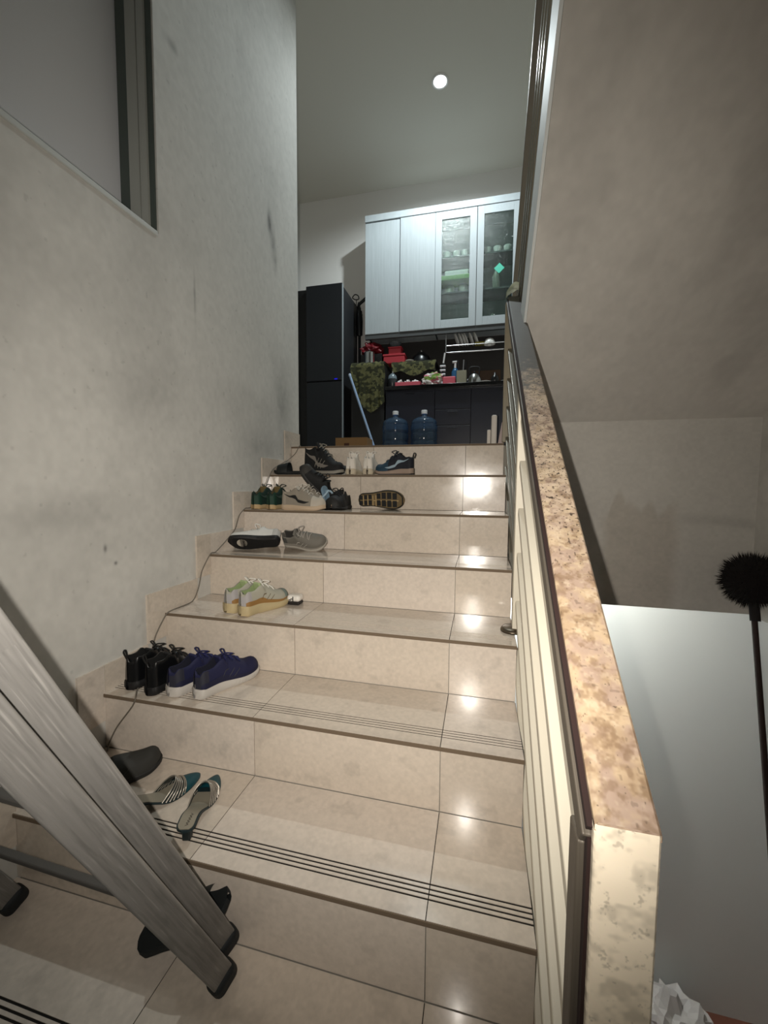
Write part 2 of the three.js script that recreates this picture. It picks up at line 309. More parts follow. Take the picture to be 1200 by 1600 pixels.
  part('post', rbox(0.992, 1.036, 3 * R, yR(-1.03) - 0.045, -1.058, -1.005, 0.003), cream, rl);
  const fl = part('post_flange', at(lathe([[0, 0], [0.045, 0], [0.045, 0.006], [0.038, 0.016], [0.0, 0.018]]), 0.996, 3 * R, -1.03), M(0x5c5346, 0.35, { metalness: 0.7 }), rl); fl.castShadow = true;
  part('post', rbox(0.985, 1.030, F, yR(-2.0) - 0.03, -2.035, -1.992, 0.003), M(0x8d8470, 0.5), rl);
}

// ---------------------------------------------------------------- kitchen downlight
{
  const k = thing('ceiling_downlight', 'round glowing downlight in the kitchen ceiling', 'light', [0.445, CEIL, -3.21]);
  part('rim', lathe([[0.052, -0.002], [0.062, -0.010], [0.072, -0.008], [0.075, 0]]), M(0xe8e8e6, 0.4), k);
  const glow = new THREE.MeshStandardMaterial({ color: 0xffffff, emissive: 0xf2fbff, emissiveIntensity: 14 });
  part('diffuser', lathe([[0, -0.006], [0.053, -0.005]]), glow, k);
  const l = new THREE.SpotLight(new THREE.Color().setRGB(0.90, 1.0, 1.02), KITCHEN, 0, 1.45, 0.35, 2);
  l.position.set(0, -0.02, 0); l.target.position.set(0, -2, 0); l.castShadow = true; l.shadow.radius = 2; l.shadow.mapSize.set(2048, 2048); l.name = 'downlight_lamp';
  k.add(l, l.target);
}
{ // lamp of the lower floor, behind the beam
  const k = thing('lower_lamp', 'small bulb lamp under the kitchen slab, hidden below the stairs', 'light', [0.85, 0.80, -2.44]);
  part('bracket', rod([0, 0, 0], [0, F - 0.201 - 0.80, 0], 0.008), M(0xdddddd, 0.5), k); part('base', lathe([[0, 0], [0.04, 0], [0.04, -0.02], [0.03, -0.03], [0, -0.03]]), M(0xdddddd, 0.5), k);
  part('bulb', lathe([[0, -0.03], [0.02, -0.035], [0.032, -0.07], [0.022, -0.1], [0, -0.108]]), new THREE.MeshStandardMaterial({ color: 0xffffff, emissive: 0xf4fbff, emissiveIntensity: 6 }), k);
  const l = new THREE.PointLight(new THREE.Color().setRGB(0.95, 1.0, 1.0), LOWER, 0, 2); l.position.set(0, -0.07, 0); l.castShadow = true; l.shadow.radius = 1.5; k.add(l);
}

// ---------------------------------------------------------------- kitchen furniture (heights above the kitchen floor)
const Y = h => F + h;
const cabTex = tex(256, 256, (u, v) => { const g = 0.97 + 0.05 * (fbm(u * 1, v * 0.2, 64, 3, 401) - 0.5) + 0.04 * (vn(u * 60, v * 3, 60, 405) - 0.5); return [g, g, g]; });
const cabMat = M(0xb4bdc1, 0.62, { map: cabTex }), cabIn = M(0x6a6f70, 0.7), navy = M(0x0a1022, 0.4), blackTop = M(0x0c0c0d, 0.18), black = M(0x0a0a0b, 0.6);
{
  const c = thing('wall_cabinet', 'pale grey wall cabinet with two plain and two glass doors', 'cabinet', [0, F, 0]);
  const zb = ZB + 0.01, zf = -4.02;
  part('carcass', merge([box(-0.46, -0.44, 1.45, 2.74, zb, zf), box(0.325, 0.34, 1.45, 2.66, zb, zf), box(1.215, 1.235, 1.45, 2.74, zb, zf), box(-0.46, 1.235, 1.45, 1.47, zb, zf), box(-0.46, 1.235, 2.66, 2.74, zb, zf), box(-0.44, 1.215, 1.47, 2.66, zb, zb + 0.01), box(0.765, 0.78, 1.47, 2.66, zb, zf - 0.02)]), cabMat, c);
  part('fascia', rbox(-0.46, 1.238, 2.672, 2.742, zf, -3.992, 0.002), cabMat, c);
  part('light_rail', box(-0.46, 1.235, 1.40, 1.45, -4.05, -4.012), M(0x4c4f50, 0.6), c);
  part('shelf', box(0.34, 1.215, 1.83, 1.845, zb, zf - 0.02), cabIn, c); part('shelf', box(0.34, 1.215, 2.20, 2.215, zb, zf - 0.02), cabIn, c);
  part('door', rbox(-0.458, -0.064, 1.452, 2.662, zf, -4.004, 0.002), cabMat, c);
  part('door', rbox(-0.056, 0.330, 1.452, 2.669, zf, -4.0, 0.002), cabMat, c);
  const glassTex = tex(256, 256, (u, v) => 0.5 + 0.9 * (fbm(u, v, 48, 2, 411) - 0.5), false);
  for (const [a, b] of [[0.334, 0.770], [0.776, 1.212]]) {
    const d = part('door', merge([rbox(a, a + 0.068, 1.452, 2.669, zf, -4.0, 0.002), rbox(b - 0.072, b, 1.452, 2.669, zf, -4.0, 0.002), rbox(a + 0.068, b - 0.072, 1.452, 1.540, zf, -4.0, 0.002), rbox(a + 0.068, b - 0.072, 2.585, 2.669, zf, -4.0, 0.002)]), cabMat, c);
    part('glass_pane', meter(box(a + 0.066, b - 0.070, 1.538, 2.587, -4.012, -4.008), 0.25), M(0xdfe8e4, 0.18, { transmission: 1, thickness: 0, ior: 1.45, bumpMap: glassTex, bumpScale: 0.003 }), d);
  }
  const stk = solo('sticker', 'small turquoise square sticker on the right glass door', 'sticker', box(-0.038, 0.038, -0.038, 0.038, 0, 0.001), M(0x57c9ae, 0.6), [1.005, Y(2.02), -4.0065]); stk.rotation.z = 0.75;
}
{ // crockery behind the glass
  const wht = M(0xe4e6e2, 0.35), grn = M(0x6fae3f, 0.5), cup = lathe([[0, 0], [0.03, 0], [0.042, 0.08], [0.040, 0.08], [0.028, 0.006], [0, 0.006]], 20), bowl = lathe([[0, 0], [0.03, 0], [0.07, 0.055], [0.067, 0.055], [0.028, 0.005], [0, 0.005]], 24);
  for (const [x, h, n] of [[0.45, 2.215, 'left'], [0.55, 2.215, 'middle'], [0.64, 2.215, 'right']]) solo('cup', `white cup, ${n} one on the top shelf of the left glass door`, 'cup', cup, wht, [x, Y(h), -4.12], 'cups behind the left glass door');
  for (const [x, n] of [[0.88, 'left'], [0.985, 'middle'], [1.09, 'right']]) solo('cup', `white cup, ${n} one on the top shelf of the right glass door`, 'cup', cup, wht, [x, Y(2.215), -4.12], 'cups behind the right glass door');
  const tr = thing('green_tray', 'bright green tray behind the left glass door', 'tray', [0.555, Y(1.97), -4.13]);
  part('tray_base', rbox(-0.17, 0.17, 0, 0.012, -0.09, 0.09, 0.004), grn, tr); part('tray_rim', merge([rbox(-0.17, 0.17, 0, 0.05, 0.082, 0.09, 0.003), rbox(-0.17, 0.17, 0, 0.05, -0.09, -0.082, 0.003), rbox(-0.17, -0.162, 0, 0.05, -0.09, 0.09, 0.003), rbox(0.162, 0.17, 0, 0.05, -0.09, 0.09, 0.003)]), grn, tr);
  solo('container', 'white lidded container on the green tray behind glass', 'container', rbox(-0.13, 0.13, 0, 0.10, -0.07, 0.07, 0.015), wht, [0.56, Y(1.983), -4.13]);
  for (let i = 0; i < 2; i++) solo('jar', ['pale jar under the green tray, left of two', 'pale jar under the green tray, right of two'][i], 'jar', lathe([[0, 0], [0.05, 0], [0.055, 0.02], [0.055, 0.09], [0.04, 0.105], [0, 0.105]], 20), M(0xbfc6b8, 0.4), [0.48 + 0.15 * i, Y(1.845), -4.14], 'jars under the green tray');
  solo('bowl', 'steel bowl on the bottom shelf of the left glass door', 'bowl', bowl, M(0xb9bbb8, 0.25, { metalness: 0.9 }), [0.50, Y(1.47), -4.14]);
  solo('bottle', 'tall pale bottle behind the right glass door', 'bottle', lathe([[0, 0], [0.04, 0], [0.042, 0.16], [0.018, 0.2], [0.016, 0.25], [0, 0.25]], 20), M(0xa8aaa0, 0.3), [0.98, Y(1.845), -4.14]);
  solo('bottle', 'small pale bottle on the bottom shelf behind the right glass door', 'bottle', lathe([[0, 0], [0.04, 0], [0.042, 0.1], [0.018, 0.14], [0, 0.15]], 20), M(0x9a9a92, 0.3), [0.95, Y(1.47), -4.14]);
}
{ // fridge
  const f = thing('fridge', 'tall dark grey two-door fridge beside the wall', 'fridge', [0, F, 0]);
  const body = M(0x3b3d40, 0.35, { metalness: 0.3 }), dk = M(0x2b2d31, 0.32, { metalness: 0.35 });
  part('body', rbox(-1.066, -0.650, 0.03, 1.915, -4.33, -3.795, 0.006), body, f);
  const up = part('door', rbox(-1.070, -0.646, 0.892, 1.930, -3.79, -3.75, 0.006), dk, f); part('door', rbox(-1.070, -0.646, 0.06, 0.878, -3.79, -3.75, 0.006), dk, f);
  part('edge_trim', rbox(-0.647, -0.643, 0.06, 1.92, -3.79, -3.75, 0.001), M(0x9aa2a6, 0.45), f);
  part('foot', box(-1.03, -0.69, 0, 0.03, -4.30, -3.82), black, f);
  part('indicator_light', box(-0.735, -0.70, 0.9, 0.912, -3.7502, -3.748), new THREE.MeshStandardMaterial({ color: 0x1b1bff, emissive: 0x2a20ff, emissiveIntensity: 0.35 }), up);
  const t = thing('tall_cabinet', 'narrow black tall unit between wall corner and fridge', 'cabinet', [0, F, 0]);
  part('body', rbox(-1.60, -1.082, 0, 1.93, -4.33, -3.83, 0.004), black, t); part('door', rbox(-1.60, -1.084, 0.02, 1.92, -3.828, -3.805, 0.004), black, t); part('handle', rod([-1.2, 0.9, -3.79], [-1.2, 1.1, -3.79], 0.006), black, t);
}
{ // stick vacuum hanging beside the fridge
  const v = thing('stick_vacuum', 'black stick vacuum hanging between fridge and wall cabinet', 'vacuum', [-0.597, F, -4.24]), bm = M(0x101114, 0.4);
  part('tube', rod([0, 1.10, 0], [0, 1.86, 0], 0.017), bm, v); part('motor_body', at(lathe([[0, 0], [0.035, 0.02], [0.04, 0.18], [0.03, 0.3], [0.0, 0.31]], 18), 0.0, 1.52, 0), bm, v);
  part('handle', rod([-0.01, 1.90, 0], [0.10, 1.965, 0.02], 0.018), bm, v); part('trigger_loop', tube([[-0.05, 1.96, 0], [-0.09, 1.985, 0], [-0.06, 2.02, 0], [-0.02, 2.005, 0], [-0.01, 1.965, 0]], 0.006, 24, 6, true), bm, v);
  part('neck', tube([[0, 1.8, 0], [-0.01, 1.88, 0], [0.0, 1.92, 0]], 0.02, 12, 8), bm, v); part('cord', tube([[-0.03, 1.95, 0.03], [-0.036, 1.6, 0.05], [-0.02, 1.3, 0.05]], 0.004, 16, 6), bm, v);
  part('wall_hook', rod([0, 1.80, 0], [0, 1.82, -0.11], 0.008), bm, v);
}
{ // counter and base units
  solo('countertop', 'glossy black kitchen worktop loaded with dishes and food', 'worktop', rbox(-0.16, 1.40, Y(0.755), Y(0.795), ZB + 0.01, -3.745, 0.004), blackTop);
  const unit = (a, b, label, rows) => {
    const u = thing('base_cabinet', label, 'cabinet', [0, F, 0]);
    part('body', box(a + 0.001, b - 0.001, 0.08, 0.754, ZB + 0.01, -3.80), navy, u); part('plinth', box(a + 0.001, b - 0.001, 0, 0.08, ZB + 0.01, -3.86), black, u);
    rows.forEach(([y0, y1]) => { const d = part(rows.length > 1 ? 'drawer' : 'door', rbox(a + 0.003, b - 0.003, y0, y1, -3.80, -3.782, 0.002), navy, u); part('handle', rod([(a + b) / 2 - 0.05, y1 - 0.02, -3.776], [(a + b) / 2 + 0.05, y1 - 0.02, -3.776], 0.004), M(0x0c111c, 0.5), d); });
  };
  unit(-0.16, 0.375, 'dark navy base cabinet behind the water bottles', [[0.09, 0.735]]);
  unit(0.375, 0.75, 'dark navy drawer unit right of the water bottles', [[0.54, 0.735], [0.375, 0.53], [0.09, 0.365]]);
  unit(0.75, 1.40, 'dark navy base cabinet under the dish rack', [[0.09, 0.735]]);
  const s = solo('backsplash', 'dark brown splashback panel between worktop and wall cabinet', 'panel', box(-0.55, 1.40, Y(0.80), Y(1.449), ZB + 0.001, ZB + 0.008), M(0x2d2a29, 0.4)); s.userData.kind = 'structure';
  const sh = thing('back_shelf', 'dark raised shelf at the back of the worktop', 'shelf', [0, F, 0]);
  part('board', box(-0.15, 0.36, 1.10, 1.12, ZB + 0.012, -4.02), black, sh); for (const x of [-0.13, 0.34]) for (const z of [-4.32, -4.05]) part('leg', box(x - 0.012, x + 0.012, 0.796, 1.10, z - 0.012, z + 0.012), black, sh);
  const ca = thing('storage_cart', 'black storage cart left of the worktop covered by green cloth', 'cart', [0, F, 0]);
  part('body', box(-0.55, -0.175, 0.03, 1.05, ZB + 0.012, -3.79), black, ca); part('top', rbox(-0.555, -0.17, 1.05, 1.065, ZB + 0.012, -3.775, 0.003), black, ca); part('wheel', at(new THREE.CylinderGeometry(0.015, 0.015, 0.36, 12).rotateZ(Math.PI / 2), -0.36, 0.015, -3.82), black, ca);
}
{ // green patterned cloths
  const clothTex = tex(256, 256, (u, v) => { const n = fbm(u, v, 10, 4, 501), k = vn(u * 14 + 3 * n, v * 14, 14, 503); const c = k > 0.52 ? [0.40, 0.40, 0.25] : [0.20, 0.21, 0.12]; const q = 0.8 + 0.5 * (fbm(u, v, 40, 2, 505) - 0.3); return c.map(x => x * q); });
  const cm = M(0xffffff, 0.95, { map: clothTex, side: THREE.DoubleSide });
  const drape = (x0, x1, yTop, zBack, zFront, bottom, amp, waves) => {
    const nu = 48, nv = 40, pos = [], uv = [], idx = [], depth = zFront - zBack;
    for (let j = 0; j <= nv; j++) for (let i = 0; i <= nu; i++) {
      const u = i / nu, x = lerp(x0, x1, u), b = bottom(u), total = depth + (yTop - b), s = j / nv * total; let y, z;
      const f = Math.sin(u * waves + 1.3 * Math.sin(u * 7)) * 0.6 + 0.4 * Math.sin(u * waves * 2.3 + 1);
      if (s < depth) { y = yTop + 0.004 + 0.004 * f; z = zBack + s; } else { const d = s - depth, k = d / (yTop - b); y = yTop - d; z = zFront + 0.012 * Math.min(1, d / 0.03) + (amp * k) * (f + 1); }
      pos.push(x + 0.012 * Math.sin(j * 0.5) * (u - 0.5), y, z); uv.push((x - x0) * 3, s * 3);
    }
    for (let j = 0; j < nv; j++) for (let i = 0; i < nu; i++) { const a = j * (nu + 1) + i; idx.push(a, a + nu + 1, a + 1, a + 1, a + nu + 1, a + nu + 2); }
    const g = new THREE.BufferGeometry(); g.setAttribute('position', new THREE.Float32BufferAttribute(pos, 3)); g.setAttribute('uv', new THREE.Float32BufferAttribute(uv, 2)); g.setIndex(idx); g.computeVertexNormals(); return g;
  };
  solo('patterned_cloth', 'olive green patterned cloth hanging down beside the fridge', 'cloth', drape(-0.545, -0.165, Y(1.068), -4.30, -3.77, u => Y(0.52 + 0.22 * Math.abs(u - 0.62) ** 1.2 / 0.6 + (u < 0.25 ? (0.25 - u) * 1.1 : 0)), 0.012, 22), cm);
  solo('patterned_cloth', 'olive green cloth with pale edge over the back shelf', 'cloth', drape(-0.14, 0.35, Y(1.122), -4.28, -4.015, u => Y(0.985 + 0.03 * Math.sin(u * 9)), 0.012, 26), cm);
}
{ // things on the cart and on the back shelf
  const red = M(0x6e0a18, 0.5), redBox = M(0xb23540, 0.45), steel = M(0xc2c4c4, 0.2, { metalness: 1 });
  const blob = (rx, ry, rz, k, s) => { const g = new THREE.IcosahedronGeometry(1, 4), p = g.attributes.position; for (let i = 0; i < p.count; i++) { const x = p.getX(i), y = p.getY(i), z = p.getZ(i), n = 1 + k * (vn(x * 2.2 + 9, y * 2.2 + z * 1.7 + 9, 64, s) - 0.5) + k * 0.6 * (vn(x * 5 + 20, y * 5 + z * 4 + 20, 64, s + 1) - 0.5); p.setXYZ(i, x * rx * n, Math.max(-0.72, y * n) * ry, z * rz * n); } const h = g; h.computeVertexNormals(); return h; };
  solo('red_bag', 'crumpled dark red bag on the cart beside the fridge', 'bag', blob(0.12, 0.085, 0.13, 0.7, 601).translate(0, 0.06, 0), red, [-0.42, Y(1.175 + 0.08), -4.12]);
  solo('storage_tin', 'black tin under the dark red bag', 'tin', rbox(-0.13, 0.13, 0, 0.175, -0.1, 0.1, 0.01), M(0x121214, 0.4), [-0.40, Y(1.0735), -4.15]);
  const pot = thing('steel_pot', 'small shiny steel pot with lid in front of the red bag', 'pot', [-0.385, Y(1.0735), -3.93]);
  part('body', lathe([[0, 0], [0.055, 0], [0.058, 0.004], [0.058, 0.14], [0.062, 0.144]], 26), steel, pot); const lid = part('lid', lathe([[0.062, 0.145], [0.05, 0.155], [0, 0.165]], 26), steel, pot); part('knob', at(new THREE.SphereGeometry(0.011, 12, 8), 0, 0.172, 0), black, lid);
  const b1 = thing('food_box', 'large coral red plastic box with lid on the back shelf', 'box', [-0.132, Y(1.1265), -4.14]);
  part('body', rbox(-0.125, 0.125, 0, 0.085, -0.08, 0.08, 0.012), redBox, b1); part('lid', rbox(-0.13, 0.13, 0.085, 0.108, -0.085, 0.085, 0.006), redBox, b1);
  const b2 = thing('food_box', 'small coral red box on top of the larger one', 'box', [-0.125, Y(1.2355), -4.14]);
  part('body', rbox(-0.075, 0.075, 0, 0.07, -0.06, 0.06, 0.01), redBox, b2); part('lid', rbox(-0.08, 0.08, 0.07, 0.086, -0.065, 0.065, 0.005), redBox, b2);
  solo('glass_bowl', 'small clear bowl on top of the coral red boxes', 'bowl', lathe([[0, 0], [0.04, 0], [0.075, 0.06], [0.072, 0.06], [0.038, 0.006], [0, 0.006]], 24), M(0x9aa3aa, 0.1, { transmission: 0.7, thickness: 0 }), [-0.135, Y(1.322), -4.15]);
  const wok = thing('wok', 'upturned black wok with bright knob on the back shelf', 'wok', [0.165, Y(1.13), -4.19]);
  part('dome', lathe([[0.118, 0], [0.116, 0.03], [0.095, 0.085], [0.05, 0.13], [0, 0.145]], 30), M(0x14161a, 0.3), wok); part('knob', at(new THREE.SphereGeometry(0.014, 12, 8), 0, 0.152, 0), steel, wok);
  solo('white_plate', 'white oval plate lying on the green shelf cloth', 'plate', lathe([[0, 0], [0.03, 0.002], [0.05, 0.010], [0.048, 0.013], [0.03, 0.006], [0, 0.005]], 28), M(0xe8e6df, 0.35), [0.052, Y(1.134), -4.065]);
  // on the worktop
  const top = 0.796;
  const ws = M(0xe8e4e2, 0.7), pink = M(0xd4606f, 0.5);
  const cn = thing('canister', 'dark grey canister with domed glass lid on the worktop', 'canister', [-0.114, Y(top), -3.92]);
  part('body', lathe([[0, 0], [0.052, 0], [0.054, 0.11], [0.05, 0.115]], 24), M(0x3a3f42, 0.3), cn); part('lid', lathe([[0.052, 0.115], [0.045, 0.15], [0.02, 0.175], [0, 0.18]], 24), M(0x74828a, 0.15), cn); part('knob', at(new THREE.SphereGeometry(0.012, 10, 8), 0, 0.188, 0), steel, cn);
  const tray = thing('pink_tray', 'pink plastic tray of white packets on the worktop', 'tray', [0.075, Y(top), -3.90]);
  part('base', rbox(-0.14, 0.14, 0, 0.008, -0.08, 0.08, 0.003), pink, tray); part('side_wall', merge([rbox(-0.14, 0.14, 0, 0.055, 0.074, 0.08, 0.002), rbox(-0.14, 0.14, 0, 0.055, -0.08, -0.074, 0.002), rbox(-0.14, -0.134, 0, 0.055, -0.08, 0.08, 0.002), rbox(0.134, 0.14, 0, 0.055, -0.08, 0.08, 0.002)]), pink, tray);
  [[-0.09, 'left'], [-0.01, 'middle'], [0.07, 'right']].forEach(([x, n], i) => solo('white_packet', `white crumpled packet in the pink tray, ${n} one`, 'packet', blob(0.034, 0.045, 0.045, 0.7, 620 + i).translate(0, 0.033, 0), ws, [0.075 + x, Y(top + 0.012), -3.90], 'packets in the pink tray'));
  const flo = tex(128, 128, (u, v) => { const k = fbm(u, v, 12, 3, 631), q = fbm(u, v, 9, 2, 637); return k > 0.60 ? [0.75, 0.40, 0.48] : q > 0.62 ? [0.5, 0.62, 0.3] : [0.88, 0.86, 0.84]; });
  solo('floral_bag', 'white floral plastic bag beside the pink tray', 'bag', blob(0.095, 0.085, 0.085, 0.8, 641).translate(0, 0.061, 0), M(0xffffff, 0.5, { map: flo }), [0.338, Y(top), -3.90]);
  solo('pink_box', 'small pink box between floral bag and tan holder', 'box', rbox(-0.068, 0.068, 0, 0.10, -0.06, 0.06, 0.012), pink, [0.515, Y(top), -3.92]);
  const tan = thing('utensil_holder', 'tan square holder with dark utensils on the worktop', 'holder', [0.645, Y(top), -3.87]);
  part('cup', merge([rbox(-0.05, 0.05, 0, 0.006, -0.045, 0.045, 0.002), rbox(-0.052, 0.052, 0, 0.145, 0.040, 0.045, 0.002), rbox(-0.052, 0.052, 0, 0.145, -0.045, -0.040, 0.002), rbox(-0.052, -0.047, 0, 0.145, -0.045, 0.045, 0.002), rbox(0.047, 0.052, 0, 0.145, -0.045, 0.045, 0.002)]), M(0x8f8c78, 0.6), tan);
  for (const [x, z, hx, c] of [[-0.02, 0, -0.04, 0x3a3a40], [0.01, 0.01, 0.02, 0x9c9ca0], [0.02, -0.02, 0.05, 0x222226]]) part('utensil', rod([x, 0.01, z], [hx, 0.26, z], 0.006), M(c, 0.3, { metalness: 0.5 }), tan);
  const rack = thing('cutlery_tower', 'black and white striped cutlery tower with white whisk handle', 'tower', [0.428, Y(top), -4.07]);
  part('stand', rod([0, 0, 0], [0, 0.30, 0], 0.01), black, rack); for (let i = 0; i < 6; i++) part('ring', at(rbox(-0.032, 0.032, 0, 0.018, -0.03, 0.03, 0.006), 0, 0.03 + i * 0.045, 0), i % 2 < 3 ? M(0xdfe2e6, 0.3) : black, rack); part('handle', rod([0.005, 0.30, 0], [0.02, 0.41, 0], 0.01), M(0xd8d8d8, 0.4), rack);
  const bb = thing('dish_soap_bottle', 'blue dish soap bottle with white pump on the worktop', 'bottle', [0.565, Y(top), -4.05]);
  part('body', lathe([[0, 0], [0.038, 0], [0.04, 0.02], [0.04, 0.19], [0.018, 0.23], [0, 0.23]], 20), M(0x2f5f86, 0.25), bb); part('pump', merge([rod([0, 0.23, 0], [0, 0.29, 0], 0.012), rod([-0.03, 0.295, 0.01], [0.015, 0.3, 0], 0.012)]), M(0xe0e0e0, 0.3), bb);
  const kt = thing('kettle', 'shiny steel kettle on the right of the worktop', 'kettle', [0.775, Y(top), -3.95]);
  part('body', lathe([[0, 0], [0.07, 0], [0.078, 0.02], [0.075, 0.07], [0.05, 0.12], [0.03, 0.135], [0, 0.14]], 28), steel, kt); part('handle', tube([[-0.05, 0.13, 0], [-0.045, 0.2, 0], [0.045, 0.2, 0], [0.05, 0.13, 0]], 0.008), black, kt); part('spout', tube([[-0.06, 0.05, 0], [-0.1, 0.09, 0], [-0.115, 0.13, 0]], 0.013), steel, kt); part('knob', at(new THREE.SphereGeometry(0.013, 10, 8), 0, 0.15, 0), black, kt);
  solo('white_plate', 'white plate lying at the front right of the worktop', 'plate', lathe([[0, 0], [0.04, 0.002], [0.07, 0.014], [0.068, 0.017], [0.04, 0.007], [0, 0.006]], 28), M(0xe8e6df, 0.35), [0.885, Y(top), -3.85]);
  solo('dark_jar', 'small black jar right of the white plate', 'jar', lathe([[0, 0], [0.038, 0], [0.04, 0.06], [0.03, 0.085], [0.012, 0.1], [0.012, 0.12], [0, 0.12]], 20), M(0x0d0d0f, 0.3), [0.985, Y(top), -3.90]);
  solo('white_plate', 'white plate at the far right of the worktop by the railing', 'plate', lathe([[0, 0], [0.04, 0.002], [0.07, 0.014], [0.068, 0.017], [0.04, 0.007], [0, 0.006]], 28), M(0xd8d6cf, 0.35), [1.10, Y(top), -3.86]);
  solo('chopping_board', 'brown chopping board leaning against the splashback', 'board', rbox(-0.16, 0.16, 0, 0.26, -0.008, 0.008, 0.006), M(0x4a3320, 0.6), [0.90, Y(top), -4.31]);
  // dish rack under the cabinet
  const dr = thing('dish_rack', 'steel wire dish rack hanging under the wall cabinet', 'rack', [0, F, 0]);
  const wire = M(0xc9ccce, 0.25, { metalness: 0.9 });
  part('frame', merge([rod([0.46, 1.27, -4.04], [1.20, 1.27, -4.04], 0.006), rod([0.46, 1.27, -4.28], [1.20, 1.27, -4.28], 0.006), rod([0.46, 1.27, -4.28], [0.46, 1.27, -4.04], 0.006), rod([1.20, 1.27, -4.28], [1.20, 1.27, -4.04], 0.006), rod([0.46, 1.20, -4.04], [0.46, 1.405, -4.04], 0.006), rod([1.20, 1.20, -4.04], [1.20, 1.405, -4.04], 0.006), rod([0.46, 1.20, -4.04], [1.20, 1.20, -4.04], 0.003)]), wire, dr);
  for (let i = 0; i < 14; i++) part('wire', rod([0.50 + i * 0.05, 1.27, -4.28], [0.50 + i * 0.05, 1.27, -4.04], 0.002, 6), wire, dr);
  const plate = lathe([[0, 0], [0.045, 0.002], [0.078, 0.012], [0.076, 0.015], [0.045, 0.006], [0, 0.005]], 28);
  const names = ['leftmost', 'second from left', 'third from left', 'fourth from left', 'fifth from left', 'rightmost'];
  [0.56, 0.60, 0.632, 0.658, 0.715, 0.765].forEach((x, i) => { const o = solo('plate', `white plate standing in the dish rack, ${names[i]} of six`, 'plate', plate, M(0xe9e9e6, 0.25), [x, Y(1.352), -4.12], 'plates standing in the dish rack'); o.rotation.set(0, 0.14, -Math.PI / 2 + 0.42, 'YXZ'); });
  const bw = solo('bowl', 'white bowl upside down at the right end of the dish rack', 'bowl', lathe([[0.062, 0], [0.06, 0.02], [0.042, 0.05], [0.02, 0.062], [0, 0.062]], 26), M(0xecece8, 0.25), [0.925, Y(1.277), -4.10]);
  solo('sponge', 'yellow sponge in the dish rack beside the white bowl', 'sponge', rbox(-0.05, 0.05, 0, 0.03, -0.03, 0.03, 0.006), M(0x8f8536, 0.9), [0.82, Y(1.274), -4.10]);
}
{ // two water bottles, mop, carton, offcuts on the kitchen floor
  const pet = M(0x9fc4e6, 0.12, { transmission: 0.9, thickness: 0, ior: 1.4 });
  const prof = [[0, 0.004], [0.10, 0.0], [0.128, 0.012]]; for (let i = 0; i < 4; i++) { const y = 0.03 + i * 0.085; prof.push([0.135, y], [0.136, y + 0.055], [0.128, y + 0.068], [0.128, y + 0.076]); } prof.push([0.132, 0.372], [0.118, 0.400], [0.075, 0.425], [0.034, 0.436], [0.028, 0.445], [0.028, 0.475]);
  const w1 = thing('water_bottle', 'big blue water bottle standing nearer the mop', 'bottle', [-0.008, F, -3.6], 0, 'water bottles on the kitchen floor');
  part('body', lathe(prof, 40), pet, w1); part('cap', lathe([[0.031, 0.462], [0.032, 0.495], [0.028, 0.50], [0, 0.50]], 20), M(0xe4e7ea, 0.4), w1);
  part('water', lathe([[0, 0.006], [0.124, 0.014], [0.124, 0.30], [0, 0.30]], 32), M(0x4f7fb8, 0.02, { transmission: 1, thickness: 0.2, ior: 1.33, attenuationColor: 0x2f6fc0, attenuationDistance: 0.25 }), w1);
  const w2 = w1.clone(); w2.name = numbered('water_bottle'); w2.userData = { ...w1.userData, label: 'big blue water bottle standing nearer the drawers' }; w2.position.set(0.292, F, -3.6); scene.add(w2);
  const mop = thing('mop', 'light blue broom handle with blue head leaning by the fridge', 'mop', [0, F, 0]);
  part('handle', rod([-0.475, 0.86, -3.52], [-0.185, 0.11, -3.42], 0.012), M(0x9db8da, 0.4), mop); part('end_cap', rod([-0.475, 0.86, -3.52], [-0.484, 0.884, -3.523], 0.014), M(0xb9cbe4, 0.4), mop);
  const hd = part('head', bar([-0.26, 0.10, -3.42], [-0.10, 0.10, -3.40], [0, 0, 1], 0.05, 0.06, 0.01), M(0x1c3f9c, 0.5), mop); part('bristles', bar([-0.26, 0.035, -3.42], [-0.10, 0.035, -3.40], [0, 0, 1], 0.045, 0.07, 0.006), M(0x27468f, 0.9), hd);
  const cb = thing('cardboard_box', 'small brown cardboard box on the kitchen floor beside the fridge', 'box', [-0.36, F, -3.30]);
  const kraft = M(0x8a6a45, 0.9); part('body', rbox(-0.16, 0.16, 0, 0.19, -0.1, 0.1, 0.003), kraft, cb); part('flap', at(box(-0.16, 0.16, 0, 0.003, -0.05, 0.05), 0, 0.19, 0.05), kraft, cb); part('printed_label', box(-0.07, -0.02, 0.05, 0.14, 0.1, 0.1012), M(0x4a2a1c, 0.8), cb);
  const offw = M(0xd9d0c6, 0.6);
  solo('white_post', 'tallest of the white round-topped posts by the railing', 'post', rbox(-0.02, 0.02, 0, 0.262, -0.02, 0.02, 0.014, 3), offw, [0.954, F, -2.6]);
  solo('white_post', 'short white block left of the tall white post', 'post', rbox(-0.013, 0.013, 0, 0.155, -0.02, 0.02, 0.006), offw, [0.918, F, -2.62]);
  const pl = solo('white_post', 'pinkish white slat leaning right of the tall white post', 'post', rbox(-0.02, 0.02, 0, 0.21, -0.012, 0.012, 0.008), M(0xb9a5a0, 0.6), [0.995, F, -2.6]); pl.rotation.z = -0.16;
}
